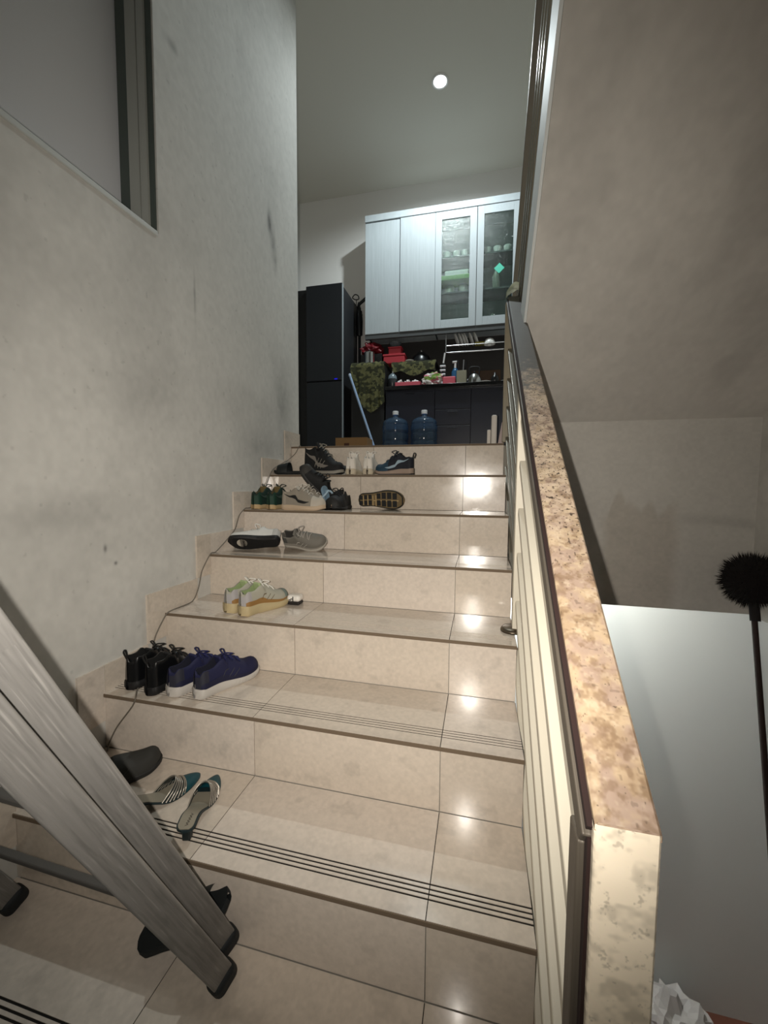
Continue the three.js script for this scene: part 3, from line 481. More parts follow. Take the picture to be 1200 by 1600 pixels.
// pale green cloth rolled over the far end of the handrail
{
  const g = []; const n = 5;
  const c = thing('green_rag', 'pale green rag looped over the far end of the handrail', 'rag', [1.03, 2.262, -2.02]);
  const rib = (pts, w, m) => { const pos = [], idx = []; const cv = new THREE.CatmullRomCurve3(pts.map(p => V(...p))), N = 30; for (let i = 0; i <= N; i++) { const p = cv.getPoint(i / N); for (let j = 0; j <= 4; j++) { pos.push(p.x, p.y + 0.006 * Math.sin(j * 2 + i * 0.5), p.z + w * (j / 4 - 0.5)); } } for (let i = 0; i < N; i++) for (let j = 0; j < 4; j++) { const a = i * 5 + j; idx.push(a, a + 1, a + 5, a + 1, a + 6, a + 5); } const q = new THREE.BufferGeometry(); q.setAttribute('position', new THREE.Float32BufferAttribute(pos, 3)); q.setIndex(idx); q.computeVertexNormals(); return q; };
  const cm = M(0xdde4d0, 0.9, { side: THREE.DoubleSide });
  part('fold', rib([[-0.045, 0.0, 0], [-0.035, 0.03, 0], [0, 0.055, 0], [0.05, 0.045, 0], [0.085, 0.005, 0], [0.09, -0.04, 0]], 0.10), cm, c);
  part('fold', rib([[-0.04, 0.005, 0.01], [0.0, 0.04, 0.01], [0.045, 0.03, 0.02], [0.07, -0.03, 0.02]], 0.06), cm, c);
}

// ---------------------------------------------------------------- cable along the left wall
solo('cable', 'thin grey cable running up the steps along the left wall', 'cable', tube([[-0.40, 0.204, -0.57], [-0.405, 0.225, -0.583], [-0.372, 0.287, -0.586], [-0.30, 0.375, -0.584], [-0.285, 0.409, -0.585], [-0.33, 0.409, -0.64], [-0.40, 0.409, -0.76], [-0.417, 0.45, -0.79], [-0.417, 0.53, -0.82], [-0.412, 0.600, -0.872], [-0.405, 0.612, -0.90], [-0.412, 0.612, -1.03], [-0.417, 0.66, -1.08], [-0.417, 0.74, -1.11], [-0.410, 0.812, -1.165], [-0.408, 0.815, -1.20], [-0.415, 0.86, -1.30], [-0.417, 0.91, -1.38], [-0.417, 0.98, -1.42], [-0.410, 1.016, -1.465], [-0.408, 1.017, -1.50], [-0.412, 1.03, -1.62], [-0.417, 1.16, -1.72], [-0.417, 1.25, -1.80], [-0.417, 1.31, -1.98], [-0.39, 1.365, -2.055], [-0.36, 1.418, -2.058], [-0.37, 1.42, -2.10], [-0.41, 1.42, -2.15]], 0.0028, 220, 6), M(0x6e675c, 0.6));

// ---------------------------------------------------------------- aluminium ladder in front
{
  const l = thing('step_ladder', 'grey aluminium folding ladder leaning at the lower left', 'ladder');
  const alTex = tex(64, 512, (u, v) => { const s = vn(u * 14, v * 3, 64, 701), k = vn(u * 26 + 5, v * 14, 64, 703), d = fbm(u, v, 16, 4, 705); const g = 0.515 + 0.05 * (s - 0.5) + 0.08 * smooth(0.75, 0.98, k) - 0.05 * smooth(0.45, 0.8, d); return [g, g * 0.985, g * 0.96]; });
  const al = M(0xffffff, 0.5, { map: alTex, metalness: 0.35 }), rub = M(0x12171a, 0.7), dk = M(0x4c4a47, 0.6, { metalness: 0.2 });
  const cam = V(0.8656, 1.1529, 0.5262);
  const rail = (a, b, w, name) => {
    const A = V(...a), B = V(...b), dir = B.clone().sub(A).normalize(), to = cam.clone().sub(A.clone().lerp(B, 0.3)), ac = dir.clone().cross(to).normalize(), up = dir.clone().cross(ac).normalize();
    const L = A.distanceTo(B), list = [rbox(-w / 2, w / 2, 0, L, -0.014, 0.014, 0.004)];
    for (let i = 0; i < 6; i++) { const x = -w * 0.34 + i * w * 0.136; list.push(box(x - 0.0012, x + 0.0012, 0.10, L, -0.0152, 0.0152)); }
    const mtx = new THREE.Matrix4().makeBasis(ac, dir, up.clone().negate()).setPosition(A);
    const g = merge(list); const p = g.attributes.position, uv = g.attributes.uv; for (let i = 0; i < p.count; i++) uv.setXY(i, p.getX(i) / w + 0.5, p.getY(i) / 1.0);
    const o = part('rail', g.applyMatrix4(mtx), al, l);
    const foot = merge([rbox(-w / 2 - 0.005, w / 2 + 0.005, -0.028, 0.022, -0.022, 0.022, 0.016, 3)]); part('rubber_foot', foot.applyMatrix4(mtx), rub, o);
    return o;
  };
  const fa = [0.318, 0.035, -0.205], fb = [0.331, 1.587, 0.550];
  rail(fa, fb, 0.050); rail([0.285, 0.045, -0.262], [0.290, 1.649, 0.505], 0.053);
  rail([-0.335, 0.035, -0.22], [-0.33, 1.587, 0.535], 0.050);
  const P = (t, q) => q ? [-0.335 + 0.005 * t, 0.035 + 1.552 * t, -0.22 + 0.755 * t] : fa.map((v, i) => lerp(v, fb[i], t));
  for (const t of [0.247, 0.426, 0.605, 0.784, 0.963]) part('rung', bar(P(t), P(t, 1), [0, 0, 1], 0.016, 0.010, 0.003), dk, l);
}

// ---------------------------------------------------------------- ceiling broom and bag on the right
{
  const b = thing('ceiling_broom', 'black round ceiling broom on a long pole leaning against the beam', 'broom');
  const list = [], c = V(2.255, 0.67, -1.93); const g = new THREE.IcosahedronGeometry(0.125, 3); g.scale(1, 1.0, 0.9); g.translate(c.x, c.y, c.z); list.push(g);
  for (let i = 0; i < 2200; i++) { const u = rnd() * 2 - 1, a = rnd() * 6.283, s = Math.sqrt(1 - u * u), d = V(s * Math.cos(a), u, s * Math.sin(a) * 0.9), L = 0.135 + 0.028 * rnd(); const k = new THREE.ConeGeometry(0.0045, 0.09, 3); k.applyQuaternion(new THREE.Quaternion().setFromUnitVectors(V(0, 1, 0), V(d.x + 0.4 * (rnd() - 0.5), d.y + 0.4 * (rnd() - 0.5), d.z + 0.4 * (rnd() - 0.5)).normalize())); k.translate(c.x + d.x * (L - 0.045), c.y + d.y * (L - 0.045), c.z + d.z * (L - 0.045)); list.push(k); }
  part('bristle_head', merge(list), M(0x0d0605, 1.0), b);
  part('collar', rod([2.252, 0.56, -1.90], [2.25, 0.47, -1.875], 0.022), M(0x120b09, 0.8), b);
  part('pole', rod([2.253, 0.62, -1.92], [2.20, YLOW, -1.02], 0.013), M(0x2a1710, 0.7), b);
}
{
  const g = new THREE.IcosahedronGeometry(1, 5), p = g.attributes.position;
  for (let i = 0; i < p.count; i++) { const x = p.getX(i), y = p.getY(i), z = p.getZ(i), n = 0.8 + 0.5 * Math.abs(vn(x * 3 + 30, y * 3 + z * 2 + 30, 64, 801) - 0.5) * 2 + 0.25 * (vn(x * 7 + 30, y * 7 + z * 5 + 30, 64, 803) - 0.5); p.setXYZ(i, x * 0.24 * n, Math.max(-0.15, y * 0.17 * n) + (Math.hypot(x, z) < 0.35 && y > 0 ? 0.10 : 0), z * 0.2 * n); }
  g.computeVertexNormals();
  solo('plastic_bag', 'crumpled white plastic bag on the lower floor behind the newel', 'bag', g.translate(0, 0.15, 0), M(0xcfcac6, 0.5), [2.36, YLOW, -2.70]);
}

// ---------------------------------------------------------------- shoes
function shoeForm(o) {
  const L = o.L ?? 0.26, W = o.W ?? 0.046, Hc = o.collar ?? 0.075, Ht = o.tongue ?? 0.095, toeH = o.toe ?? 0.045, tS = o.soleHeel ?? 0.030, tT = o.soleToe ?? 0.020, ov = o.overhang ?? 0.003, o0 = o.open0 ?? 0.05, o1 = o.open1 ?? 0.40, point = o.point ?? 2.2;
  const w = s => W * (0.70 + 0.30 * smooth(0.25, 0.68, s)) * (s < 0.10 ? Math.sqrt(Math.max(0, 1 - ((0.10 - s) / 0.10) ** 2)) : 1) * (s > 0.70 ? Math.pow(Math.max(0, 1 - ((s - 0.70) / 0.30) ** point), 0.5) : 1);
  const thick = s => o.heelBlock ? (s < 0.30 ? tS : lerp(tS, tT, smooth(0.30, 0.36, s))) : lerp(tS, tT, smooth(0.25, 0.75, s));
  const lift = s => (o.spring ?? 0.012) * smooth(0.75, 1, s) ** 2 + (o.heelBlock ? 0 : 0.004 * smooth(0.1, 0, s));
  const bottom = s => o.heelBlock ? (s < 0.30 ? 0 : lerp(0, tS - tT > 0 ? 0.0 : 0, 1)) : lift(s);
  const topY = s => thick(s) + lift(s) * 0.6;
  const height = s => { const heel = Hc * (1 - 0.12 * Math.sin(Math.min(1, s / 0.35) * Math.PI)), v = smooth(0.44, 0.86, s); const a = s < 0.40 ? lerp(heel, Ht, smooth(0.22, 0.40, s)) : lerp(Ht, toeH, v); return a * (s > 0.86 ? Math.pow(Math.max(0.04, 1 - ((s - 0.86) / 0.14) ** 2), 0.5) : 1); };
  const open = s => smooth(o0 - 0.03, o0 + 0.03, s) * (1 - smooth(o1 - 0.02, o1 + 0.05, s));
  const lean = o.lean ?? 0.0, cz = s => (o.side ?? 1) * 0.007 * Math.sin(s * Math.PI);
  const NJ = 20, NS = 34;
  const P = (s, j) => {
    const a = j / NJ * 2 - 1, sg = Math.sign(a) || 1, m = Math.abs(a), op = open(s), y0 = topY(s), H = height(s), ww = w(s), hw = H * lerp(0.62, 1, op), wt = ww * lerp(0.80, o.ankle ?? 0.80, op);
    let y, z;
    if (m >= 0.5) { const q = (1 - m) / 0.5; z = sg * lerp(ww, wt, q ** 1.6); y = y0 + hw * Math.pow(q, 0.9); }
    else { const q = m / 0.5; const dy = hw + (H - hw) * (1 - q * q), dz = wt * q; const iy = q > 0.8 ? hw + 0.004 * Math.sin((q - 0.8) / 0.2 * Math.PI) : lerp(-0.004, hw, smooth(0.45, 0.8, q)), iz = wt * (q > 0.8 ? q : 0.78 * q / 0.8 + 0.02 * q); y = y0 + lerp(dy, iy, op); z = sg * lerp(dz, iz, op); }
    return [s * L + (o.toeLean ?? 0) * 0 - lean * Math.max(0, y - y0), y, z + cz(s)];
  };
  const grid = (sel) => { const pos = [], uv = [], idx = []; for (let i = 0; i <= NS; i++) { const s = 0.0005 + 0.999 * (i / NS); for (let j = 0; j <= NJ; j++) { pos.push(...P(s, j)); uv.push(s * L * 4, j / NJ); } } for (let i = 0; i < NS; i++) for (let j = 0; j < NJ; j++) { const sm = (i + 0.5) / NS, m = Math.abs((j + 0.5) / NJ * 2 - 1); if (sel(sm, m)) { const q = i * (NJ + 1) + j; idx.push(q, q + NJ + 1, q + 1, q + 1, q + NJ + 1, q + NJ + 2); } } const g = new THREE.BufferGeometry(); g.setAttribute('position', new THREE.Float32BufferAttribute(pos, 3)); g.setAttribute('uv', new THREE.Float32BufferAttribute(uv, 2)); g.setIndex(idx); g.computeVertexNormals(); return clean(g); };
  const isIn = (s, m) => m < 0.5 && open(s) > 0.5 && m < 0.42;
  const soleG = () => { const pos = [], idx = [], n = 40; for (let i = 0; i <= n; i++) { const s = 0.0005 + 0.999 * i / n, ww = w(s) + ov, t = topY(s) + 0.002, b = o.heelBlock && s > 0.32 ? Math.max(0, thick(0.2) - tS) + (o.arch ?? 0) * Math.sin(Math.min(1, (s - 0.32) / 0.3) * Math.PI) : lift(s), c = cz(s), f = (o.flute ?? 0) * (i % 2); const x = (s * L - 0.5 * L) * (1 + 2 * ov / L) + 0.5 * L; const ring = [[-ww + 0.006 * Math.min(1, ww / 0.02), b], [-ww + f, b + (t - b) * 0.25], [-ww - f * 0.3, b + (t - b) * 0.75], [-ww * 0.9, t], [ww * 0.9, t], [ww + f * 0.3, b + (t - b) * 0.75], [ww - f, b + (t - b) * 0.25], [ww - 0.006 * Math.min(1, ww / 0.02), b]]; for (const [z, y] of ring) pos.push(x, y, z + c); } for (let i = 0; i < n; i++) for (let j = 0; j < 8; j++) { const k = (j + 1) % 8, p = i * 8 + j, q = i * 8 + k; idx.push(p, p + 8, q, q, p + 8, q + 8); } const g = new THREE.BufferGeometry(); g.setAttribute('position', new THREE.Float32BufferAttribute(pos, 3)); g.setIndex(idx); return clean(toCreasedNormals(g, 0.7)); };
  const wall = (s, q, side) => { const p = P(s, side > 0 ? NJ * (1 - q * 0.25) : NJ * q * 0.25); return V(p[0], p[1], p[2] + side * 0.0016); };
  const ribbon = (pts, side) => { const cv = new THREE.CatmullRomCurve3(pts.map(p => V(p[0], p[1], p[2]))), n = 28, pos = [], idx = []; for (let i = 0; i <= n; i++) { const c = cv.getPoint(i / n); const a = wall(c.x, Math.max(0, Math.min(1, c.y - c.z)), side), b = wall(c.x, Math.max(0, Math.min(1, c.y + c.z)), side), mi = wall(c.x, c.y, side); pos.push(a.x, a.y, a.z, mi.x, mi.y, mi.z + side * 0.001, b.x, b.y, b.z); } for (let i = 0; i < n; i++) for (let j = 0; j < 2; j++) { const p = i * 3 + j; idx.push(p, p + 3, p + 1, p + 1, p + 3, p + 4); } const g = new THREE.BufferGeometry(); g.setAttribute('position', new THREE.Float32BufferAttribute(pos, 3)); g.setIndex(idx); g.computeVertexNormals(); return clean(g); };
  const topP = s => { const p = P(s, NJ / 2); return V(...p); };
  return { L, W, P, grid, isIn, soleG, ribbon, topP, w, cz, wall, NJ };
}
const fabricBump = bumpTex.clone(); fabricBump.needsUpdate = true;
function shoe(name, label, o, pos, yaw, group, rx = 0, rz = 0) {
  const t = thing(name, label, o.category ?? 'shoe', pos, 0, group); t.rotation.set(rx, yaw, rz, 'YXZ');
  const f = shoeForm(o), um = M(o.upper, o.rough ?? 0.75, { side: THREE.DoubleSide }), so = M(o.sole, 0.65), lm = M(o.lining ?? 0x151515, 0.9, { side: THREE.DoubleSide });
  const up = part('upper', f.grid((s, m) => !f.isIn(s, m)), um, t); part('lining', f.grid(f.isIn), lm, up);
  const sl = part('sole', f.soleG(), so, t);
  if (o.outsole !== undefined) part('outsole', (() => { const g = shoeForm({ ...o, soleHeel: 0.006, soleToe: 0.006, overhang: (o.overhang ?? 0.003) + 0.001 }).soleG(); return g; })(), M(o.outsole, 0.8), sl);
  if (o.toePatch !== undefined) part('toe_cap', f.grid((s, m) => s > (o.toeFrom ?? 0.84)).scale(1.004, 1.01, 1.02), M(o.toePatch, 0.7, { side: THREE.DoubleSide }), up);
  if (o.heelPatch !== undefined) part('heel_counter', f.grid((s, m) => s < 0.16 && m >= 0.55).scale(1, 1, 1.03).translate(-0.0012, 0, 0), M(o.heelPatch, 0.7, { side: THREE.DoubleSide }), up);
  if (o.band !== undefined) for (const sd of [1, -1]) part('side_band', f.ribbon([[0.03, 0.16, 0.15], [0.2, 0.16, 0.15], [0.5, 0.16, 0.14], [0.75, 0.2, 0.14], [0.93, 0.3, 0.1]], sd), M(o.band, 0.7, { side: THREE.DoubleSide }), up);
  if (o.swoosh !== undefined) for (const sd of [1, -1]) part('side_mark', f.ribbon([[0.10, 0.80, 0.02], [0.25, 0.58, 0.07], [0.42, 0.38, 0.13], [0.58, 0.34, 0.13], [0.66, 0.46, 0.07], [0.70, 0.58, 0.02]], sd), M(o.swoosh, 0.6, { side: THREE.DoubleSide }), up);
  if (o.lines !== undefined) { const lmat = M(o.lines, 0.6, { side: THREE.DoubleSide }); for (const sd of [1, -1]) for (const s of [0.40, 0.48, 0.56]) part('side_stripe', f.ribbon([[s - 0.06, 0.15, 0.035], [s, 0.5, 0.035], [s + 0.05, 0.85, 0.035]], sd), lmat, up); }
  if (o.laces !== undefined) { const list = []; for (let i = 0; i < 5; i++) { const s = 0.45 + 0.055 * i, c = f.topP(s), hz = f.w(s) * 0.5, sk = i % 2 ? 0.012 : -0.012; list.push(tube([[c.x - sk * 0.4, c.y - 0.006, c.z - hz], [c.x, c.y + 0.004, c.z], [c.x + sk * 0.4, c.y - 0.006, c.z + hz]], 0.0028, 10, 6)); } const c = f.topP(0.45); list.push(tube([[c.x, c.y + 0.004, c.z], [c.x - 0.005, c.y + 0.018, c.z + 0.018], [c.x + 0.018, c.y + 0.012, c.z + 0.032], [c.x + 0.012, c.y + 0.002, c.z + 0.01]], 0.0024, 16, 6), tube([[c.x, c.y + 0.004, c.z], [c.x - 0.003, c.y + 0.02, c.z - 0.018], [c.x + 0.02, c.y + 0.012, c.z - 0.034], [c.x + 0.012, c.y + 0.002, c.z - 0.01]], 0.0024, 16, 6)); part('laces', merge(list), M(o.laces, 0.8), up); }
  if (o.tongueTab !== false) { const c = f.topP(0.43); const g = rbox(-0.005, 0.005, -0.02, (o.tabH ?? 0.028), -0.020, 0.020, 0.004); g.rotateZ(0.35); part('tongue', g.translate(c.x - 0.012, c.y, c.z), M(o.tongueColor ?? o.upper, 0.8), up); }
  if (o.pull) { const c = V(...f.P(0.012, 0)); part('pull_loop', tube([[-0.004, (o.collar ?? 0.075) + 0.02, 0.004], [-0.012, (o.collar ?? 0.075) + 0.045, 0], [-0.002, (o.collar ?? 0.075) + 0.05, -0.004], [0.006, (o.collar ?? 0.075) + 0.02, -0.004]], 0.003, 14, 6), M(o.pull, 0.8), up); }
  if (o.soleMark !== undefined) { const list = []; for (let i = 0; i < 9; i++) { const s = 0.06 + i * 0.1, hw = f.w(s) * 0.8; if (i === 4) continue; list.push(rbox(s * f.L, s * f.L + 0.016, -0.003, 0.004, -hw, -0.003, 0.001), rbox(s * f.L, s * f.L + 0.016, -0.003, 0.004, 0.003, hw, 0.001)); } part('tread_blocks', merge(list).translate(0, 0.002, 0), M(o.soleMark, 0.8), sl); }
  if (o.soleDisc !== undefined) part('sole_disc', at(new THREE.CylinderGeometry(0.026, 0.026, 0.006, 24), f.L * 0.72, 0.003, 0), M(o.soleDisc, 0.5), sl);
  return t;
}
const deg = a => a * Math.PI / 180, ST = k => k * R + 0.0005;

// step 2: black boots and blue runners
const boot = { L: 0.245, W: 0.044, collar: 0.098, tongue: 0.105, toe: 0.045, soleHeel: 0.028, soleToe: 0.012, heelBlock: true, upper: 0x0b0c0e, sole: 0x08080a, lining: 0x050505, rough: 0.32, pull: 0x0a0a0a, laces: 0x0a0a0a, ankle: 0.9 };
shoe('ankle_boot', 'black leather ankle boot nearest the left wall', boot, [-0.362, ST(2), -0.628], deg(84), 'black boots on the second step');
shoe('ankle_boot', 'black leather ankle boot beside the blue running shoes', { ...boot, side: -1 }, [-0.262, ST(2), -0.612], deg(78), 'black boots on the second step');
const blue = { L: 0.258, W: 0.046, collar: 0.068, tongue: 0.082, toe: 0.048, soleHeel: 0.034, soleToe: 0.022, upper: 0x0d1138, sole: 0xb9b4ad, lining: 0x0c0e20, flute: 0.0016, overhang: 0.004, band: 0x0a0d2e, heelPatch: 0x20212e, lines: 0x26272f, tongueColor: 0x12163f, laces: 0x14184a };
shoe('running_shoe', 'navy blue running shoe with ribbed pale sole, left of the pair', blue, [-0.180, ST(2), -0.622], deg(76), 'blue running shoes');
shoe('running_shoe', 'navy blue running shoe with ribbed pale sole, right of the pair', { ...blue, side: -1 }, [-0.082, ST(2), -0.632], deg(69), 'blue running shoes');
// step 3: yellow runners and small white case
const yel = { L: 0.248, W: 0.045, collar: 0.066, tongue: 0.078, toe: 0.044, soleHeel: 0.040, soleToe: 0.026, upper: 0xa5a293, sole: 0xb6a57e, lining: 0x8b9a6c, overhang: 0.005, band: 0x8f6a38, heelPatch: 0xa39f9e, lines: 0x5d4c30, laces: 0xe0dcd2, tongueColor: 0xa4b482, toePatch: 0x74827c, flute: 0.0008 };
shoe('running_shoe', 'cream and yellow running shoe with white laces, left one', yel, [-0.166, ST(3), -0.935], deg(74), 'yellow running shoes');
shoe('running_shoe', 'cream and yellow running shoe with white laces, right one in front', { ...yel, side: -1 }, [-0.084, ST(3), -0.915], deg(70), 'yellow running shoes');
{
  const c = thing('small_case', 'small white rounded case with black mark beside the yellow shoes', 'case', [0.052, ST(3), -1.135]);
  part('lid', rbox(-0.033, 0.033, 0.014, 0.046, -0.026, 0.026, 0.015, 4), M(0xe6e2da, 0.4), c); part('base', rbox(-0.030, 0.030, 0, 0.016, -0.024, 0.024, 0.006), M(0x1b1715, 0.6), c);
  part('black_mark', merge([box(-0.010, 0.002, 0.027, 0.031, 0.0255, 0.0268), box(-0.001, 0.003, 0.016, 0.040, 0.0255, 0.0268), box(-0.020, -0.008, 0.022, 0.026, 0.0255, 0.0268)]), M(0x111111, 0.5), c);
}
// step 4: two sneakers lying on their sides
shoe('sneaker', 'white sneaker lying on its side with black sole towards the viewer', { L: 0.255, W: 0.044, collar: 0.062, tongue: 0.075, upper: 0xd8d6d0, sole: 0x0e0e0f, lining: 0x444444, soleDisc: 0xbab2a4, laces: 0xe6e4de, heelPatch: 0xb9b7b2, soleHeel: 0.028, soleToe: 0.022 }, [-0.135, ST(4) + 0.043, -1.335], deg(198), null, 0.92, 0.0);
shoe('sneaker', 'grey mesh sneaker tipped over beside the white and black sneaker', { L: 0.225, W: 0.044, collar: 0.065, tongue: 0.082, upper: 0x6e6a62, sole: 0xaaa59b, lining: 0x3a3733, laces: 0x98928a, heelPatch: 0x4b4b48, band: 0x8b867d, lines: 0xb7b2a8 }, [-0.130, ST(4) + 0.034, -1.40], deg(8), null, 0.85, 0.0);
// step 5
const green = { L: 0.25, W: 0.041, collar: 0.080, tongue: 0.10, toe: 0.045, soleHeel: 0.024, soleToe: 0.020, upper: 0x0e2a20, sole: 0xb59a70, lining: 0x5d5334, heelPatch: 0x0c3526, lines: 0x7d8a80, swoosh: 0x3b4a42, tongueColor: 0x6a5a35, laces: 0x10241c };
shoe('sneaker', 'dark green sneaker with tan sole nearest the wall', green, [-0.372, ST(5), -1.492], deg(88), 'dark green sneakers');
shoe('sneaker', 'dark green sneaker with tan sole beside the beige sneaker', { ...green, side: -1 }, [-0.272, ST(5), -1.488], deg(85), 'dark green sneakers');
const beige = { L: 0.258, W: 0.043, collar: 0.082, tongue: 0.098, toe: 0.046, soleHeel: 0.028, soleToe: 0.024, upper: 0x8d8578, sole: 0xc0aa90, lining: 0xc9bfb0, swoosh: 0x0d0d0e, heelPatch: 0x9a9184, toePatch: 0xb9b0a2, toeFrom: 0.74, tongueColor: 0xcfc6b8, laces: 0xd2cabd };
shoe('sneaker', 'beige grey sneaker with black curved side mark, front one', beige, [-0.212, ST(5), -1.530], deg(-1), 'beige sneakers');
shoe('sneaker', 'beige grey sneaker with black curved side mark, rear one', { ...beige, side: -1 }, [-0.222, ST(5), -1.636], deg(2), 'beige sneakers');
shoe('sneaker', 'black sneaker standing on its heel, grey toe up against the riser', { L: 0.255, W: 0.042, collar: 0.060, tongue: 0.075, upper: 0x0c0c0d, sole: 0x232220, lining: 0x050505, toePatch: 0x35332f, laces: 0x0c0c0d, toeFrom: 0.8, outsole: 0x2c2a27 }, [-0.045, ST(5) + 0.03, -1.728], deg(180), null, -0.25, deg(58));
shoe('sneaker', 'black crumpled shoe with its toe towards the viewer', { L: 0.225, W: 0.056, collar: 0.066, tongue: 0.085, toe: 0.060, upper: 0x0b0b0c, sole: 0x101011, lining: 0x040404, laces: 0x0b0b0c, toePatch: 0x1c1b1a, point: 2.8, soleHeel: 0.02, soleToe: 0.016 }, [0.088, ST(5), -1.755], deg(-93));
// sandals and slides
function slide(name, label, o, pos, yaw, group, rx = 0, rz = 0) {
  const t = thing(name, label, 'sandal', pos, 0, group); t.rotation.set(rx, yaw, rz, 'YXZ');
  const f = shoeForm({ L: o.L, W: o.W, soleHeel: o.t ?? 0.024, soleToe: o.t ?? 0.02, point: 2.6 }), sl = part('sole', f.soleG(), M(o.sole, 0.75), t);
  if (o.strap !== undefined) { const pos2 = [], idx = [], n = 20, m = 8; for (let i = 0; i <= m; i++) for (let j = 0; j <= n; j++) { const s = lerp(0.50, 0.86, i / m), a = j / n * Math.PI, h = lerp(o.h ?? 0.055, (o.h ?? 0.055) * 0.75, i / m); pos2.push(s * f.L, (o.t ?? 0.024) * 0.7 + h * Math.sin(a), f.cz(s) + Math.cos(a) * (f.w(s) + 0.004)); } for (let i = 0; i < m; i++) for (let j = 0; j < n; j++) { const q = i * (n + 1) + j; idx.push(q, q + 1, q + n + 1, q + 1, q + n + 2, q + n + 1); } const g = new THREE.BufferGeometry(); g.setAttribute('position', new THREE.Float32BufferAttribute(pos2, 3)); g.setIndex(idx); g.computeVertexNormals(); part('strap', g, M(o.strap, 0.6, { side: THREE.DoubleSide }), t); }
  if (o.thong !== undefined) part('thong_strap', merge([tube([[f.L * 0.75, 0.02, 0], [f.L * 0.68, 0.045, 0.01], [f.L * 0.5, 0.04, 0.034], [f.L * 0.42, 0.018, 0.038]], 0.006, 16, 8), tube([[f.L * 0.75, 0.02, 0], [f.L * 0.68, 0.045, -0.01], [f.L * 0.5, 0.04, -0.034], [f.L * 0.42, 0.018, -0.038]], 0.006, 16, 8)]), M(o.thong, 0.5), t);
  if (o.tread !== undefined) { const bl = M(o.tread, 0.8), li = M(o.line, 0.8); for (const [s0, s1] of [[0.03, 0.10], [0.13, 0.20], [0.23, 0.30], [0.42, 0.50], [0.53, 0.62], [0.65, 0.74], [0.77, 0.86]]) for (const sd of [-1, 1]) { const hw = f.w((s0 + s1) / 2) * 0.84, c = f.cz(s0); part('tread_block', sd > 0 ? rbox(s0 * f.L, s1 * f.L, -0.004, 0.004, c + 0.004, c + hw, 0.001) : rbox(s0 * f.L, s1 * f.L, -0.004, 0.004, c - hw, c - 0.004, 0.001), bl, sl); } part('tread_line', rbox(0.32 * f.L, 0.9 * f.L, -0.003, 0.004, -0.0025, 0.0035, 0.001), li, sl); for (const s of [0.115, 0.215, 0.33, 0.40]) part('tread_line', rbox(s * f.L - 0.003, s * f.L + 0.003, -0.003, 0.004, -f.w(s) * 0.8, f.w(s) * 0.8, 0.001), li, sl); part('sole_rim', (() => { const pts = []; for (let i = 0; i <= 40; i++) { const s = 0.02 + 0.96 * i / 40; pts.push([s * f.L, 0.004, f.cz(s) + f.w(s)]); } for (let i = 40; i >= 0; i--) { const s = 0.02 + 0.96 * i / 40; pts.push([s * f.L, 0.004, f.cz(s) - f.w(s)]); } return tube(pts, 0.004, 120, 6, true); })(), M(0x14130f, 0.8), sl); }
  return t;
}
slide('sandal', 'sandal lying on its side, black and tan tread facing the viewer', { L: 0.265, W: 0.050, sole: 0x6b5a3c, tread: 0x121110, line: 0xa58d63, strap: 0x2a2620, h: 0.05 }, [0.180, ST(5) + 0.052, -1.700], deg(-2), null, deg(-82), 0);
slide('flip_flop', 'pale blue flip-flop leaning on the riser between dark shoes', { L: 0.13, W: 0.026, sole: 0x6f8798, thong: 0x9fb6c4, t: 0.012 }, [0.022, ST(5) + 0.008, -1.600], deg(160), null, 0.2, deg(66));
slide('slide_sandal', 'black slide with raised strap at the wall on the sixth step', { L: 0.19, W: 0.046, sole: 0x0b0f0f, strap: 0x0d1414, h: 0.065, t: 0.022 }, [-0.228, ST(6), -1.835], deg(183));
// step 6
shoe('high_top_sneaker', 'black high-top sneaker with grey lacing on the sixth step', { L: 0.27, W: 0.046, collar: 0.150, tongue: 0.150, toe: 0.055, open1: 0.36, upper: 0x08080a, sole: 0x8b867c, lining: 0x030303, laces: 0x8f897d, lines: 0x8f897d, swoosh: 0x77716a, soleHeel: 0.026, soleToe: 0.024, outsole: 0x0c0c0c }, [-0.228, ST(6), -1.865], deg(-6), 'black high-tops');
shoe('high_top_sneaker', 'black sneaker with white striped sole behind the grey-laced high-top', { L: 0.25, W: 0.046, collar: 0.085, tongue: 0.1, upper: 0x0a0a0c, sole: 0xaaa69d, lining: 0x030303, laces: 0x101010 }, [-0.235, ST(6), -1.985], deg(8), 'black high-tops');
const white = { L: 0.25, W: 0.043, collar: 0.082, tongue: 0.098, toe: 0.048, soleHeel: 0.034, soleToe: 0.026, upper: 0xe0d9ce, sole: 0xc6b9a2, lining: 0xb0a698, heelPatch: 0xe4ddd2, laces: 0xe6e0d6, pull: 0xe0d8cc };
shoe('sneaker', 'off-white sneaker seen from the heel, left of the pair', white, [0.092, ST(6), -1.805], deg(98), 'off-white sneakers');
shoe('sneaker', 'off-white sneaker seen from the heel, right of the pair', { ...white, side: -1 }, [0.202, ST(6), -1.805], deg(92), 'off-white sneakers');
shoe('running_shoe', 'dark navy running shoe with pale sole at the right end', { L: 0.245, W: 0.044, collar: 0.080, tongue: 0.096, toe: 0.044, soleHeel: 0.036, soleToe: 0.022, upper: 0x10131f, sole: 0x9a8778, lining: 0x06070a, toePatch: 0x1d3a4c, toeFrom: 0.62, swoosh: 0x8fa3b0, laces: 0x1b2530, outsole: 0x17191c, pull: 0x0c0d12 }, [0.475, ST(6), -1.855], deg(172));
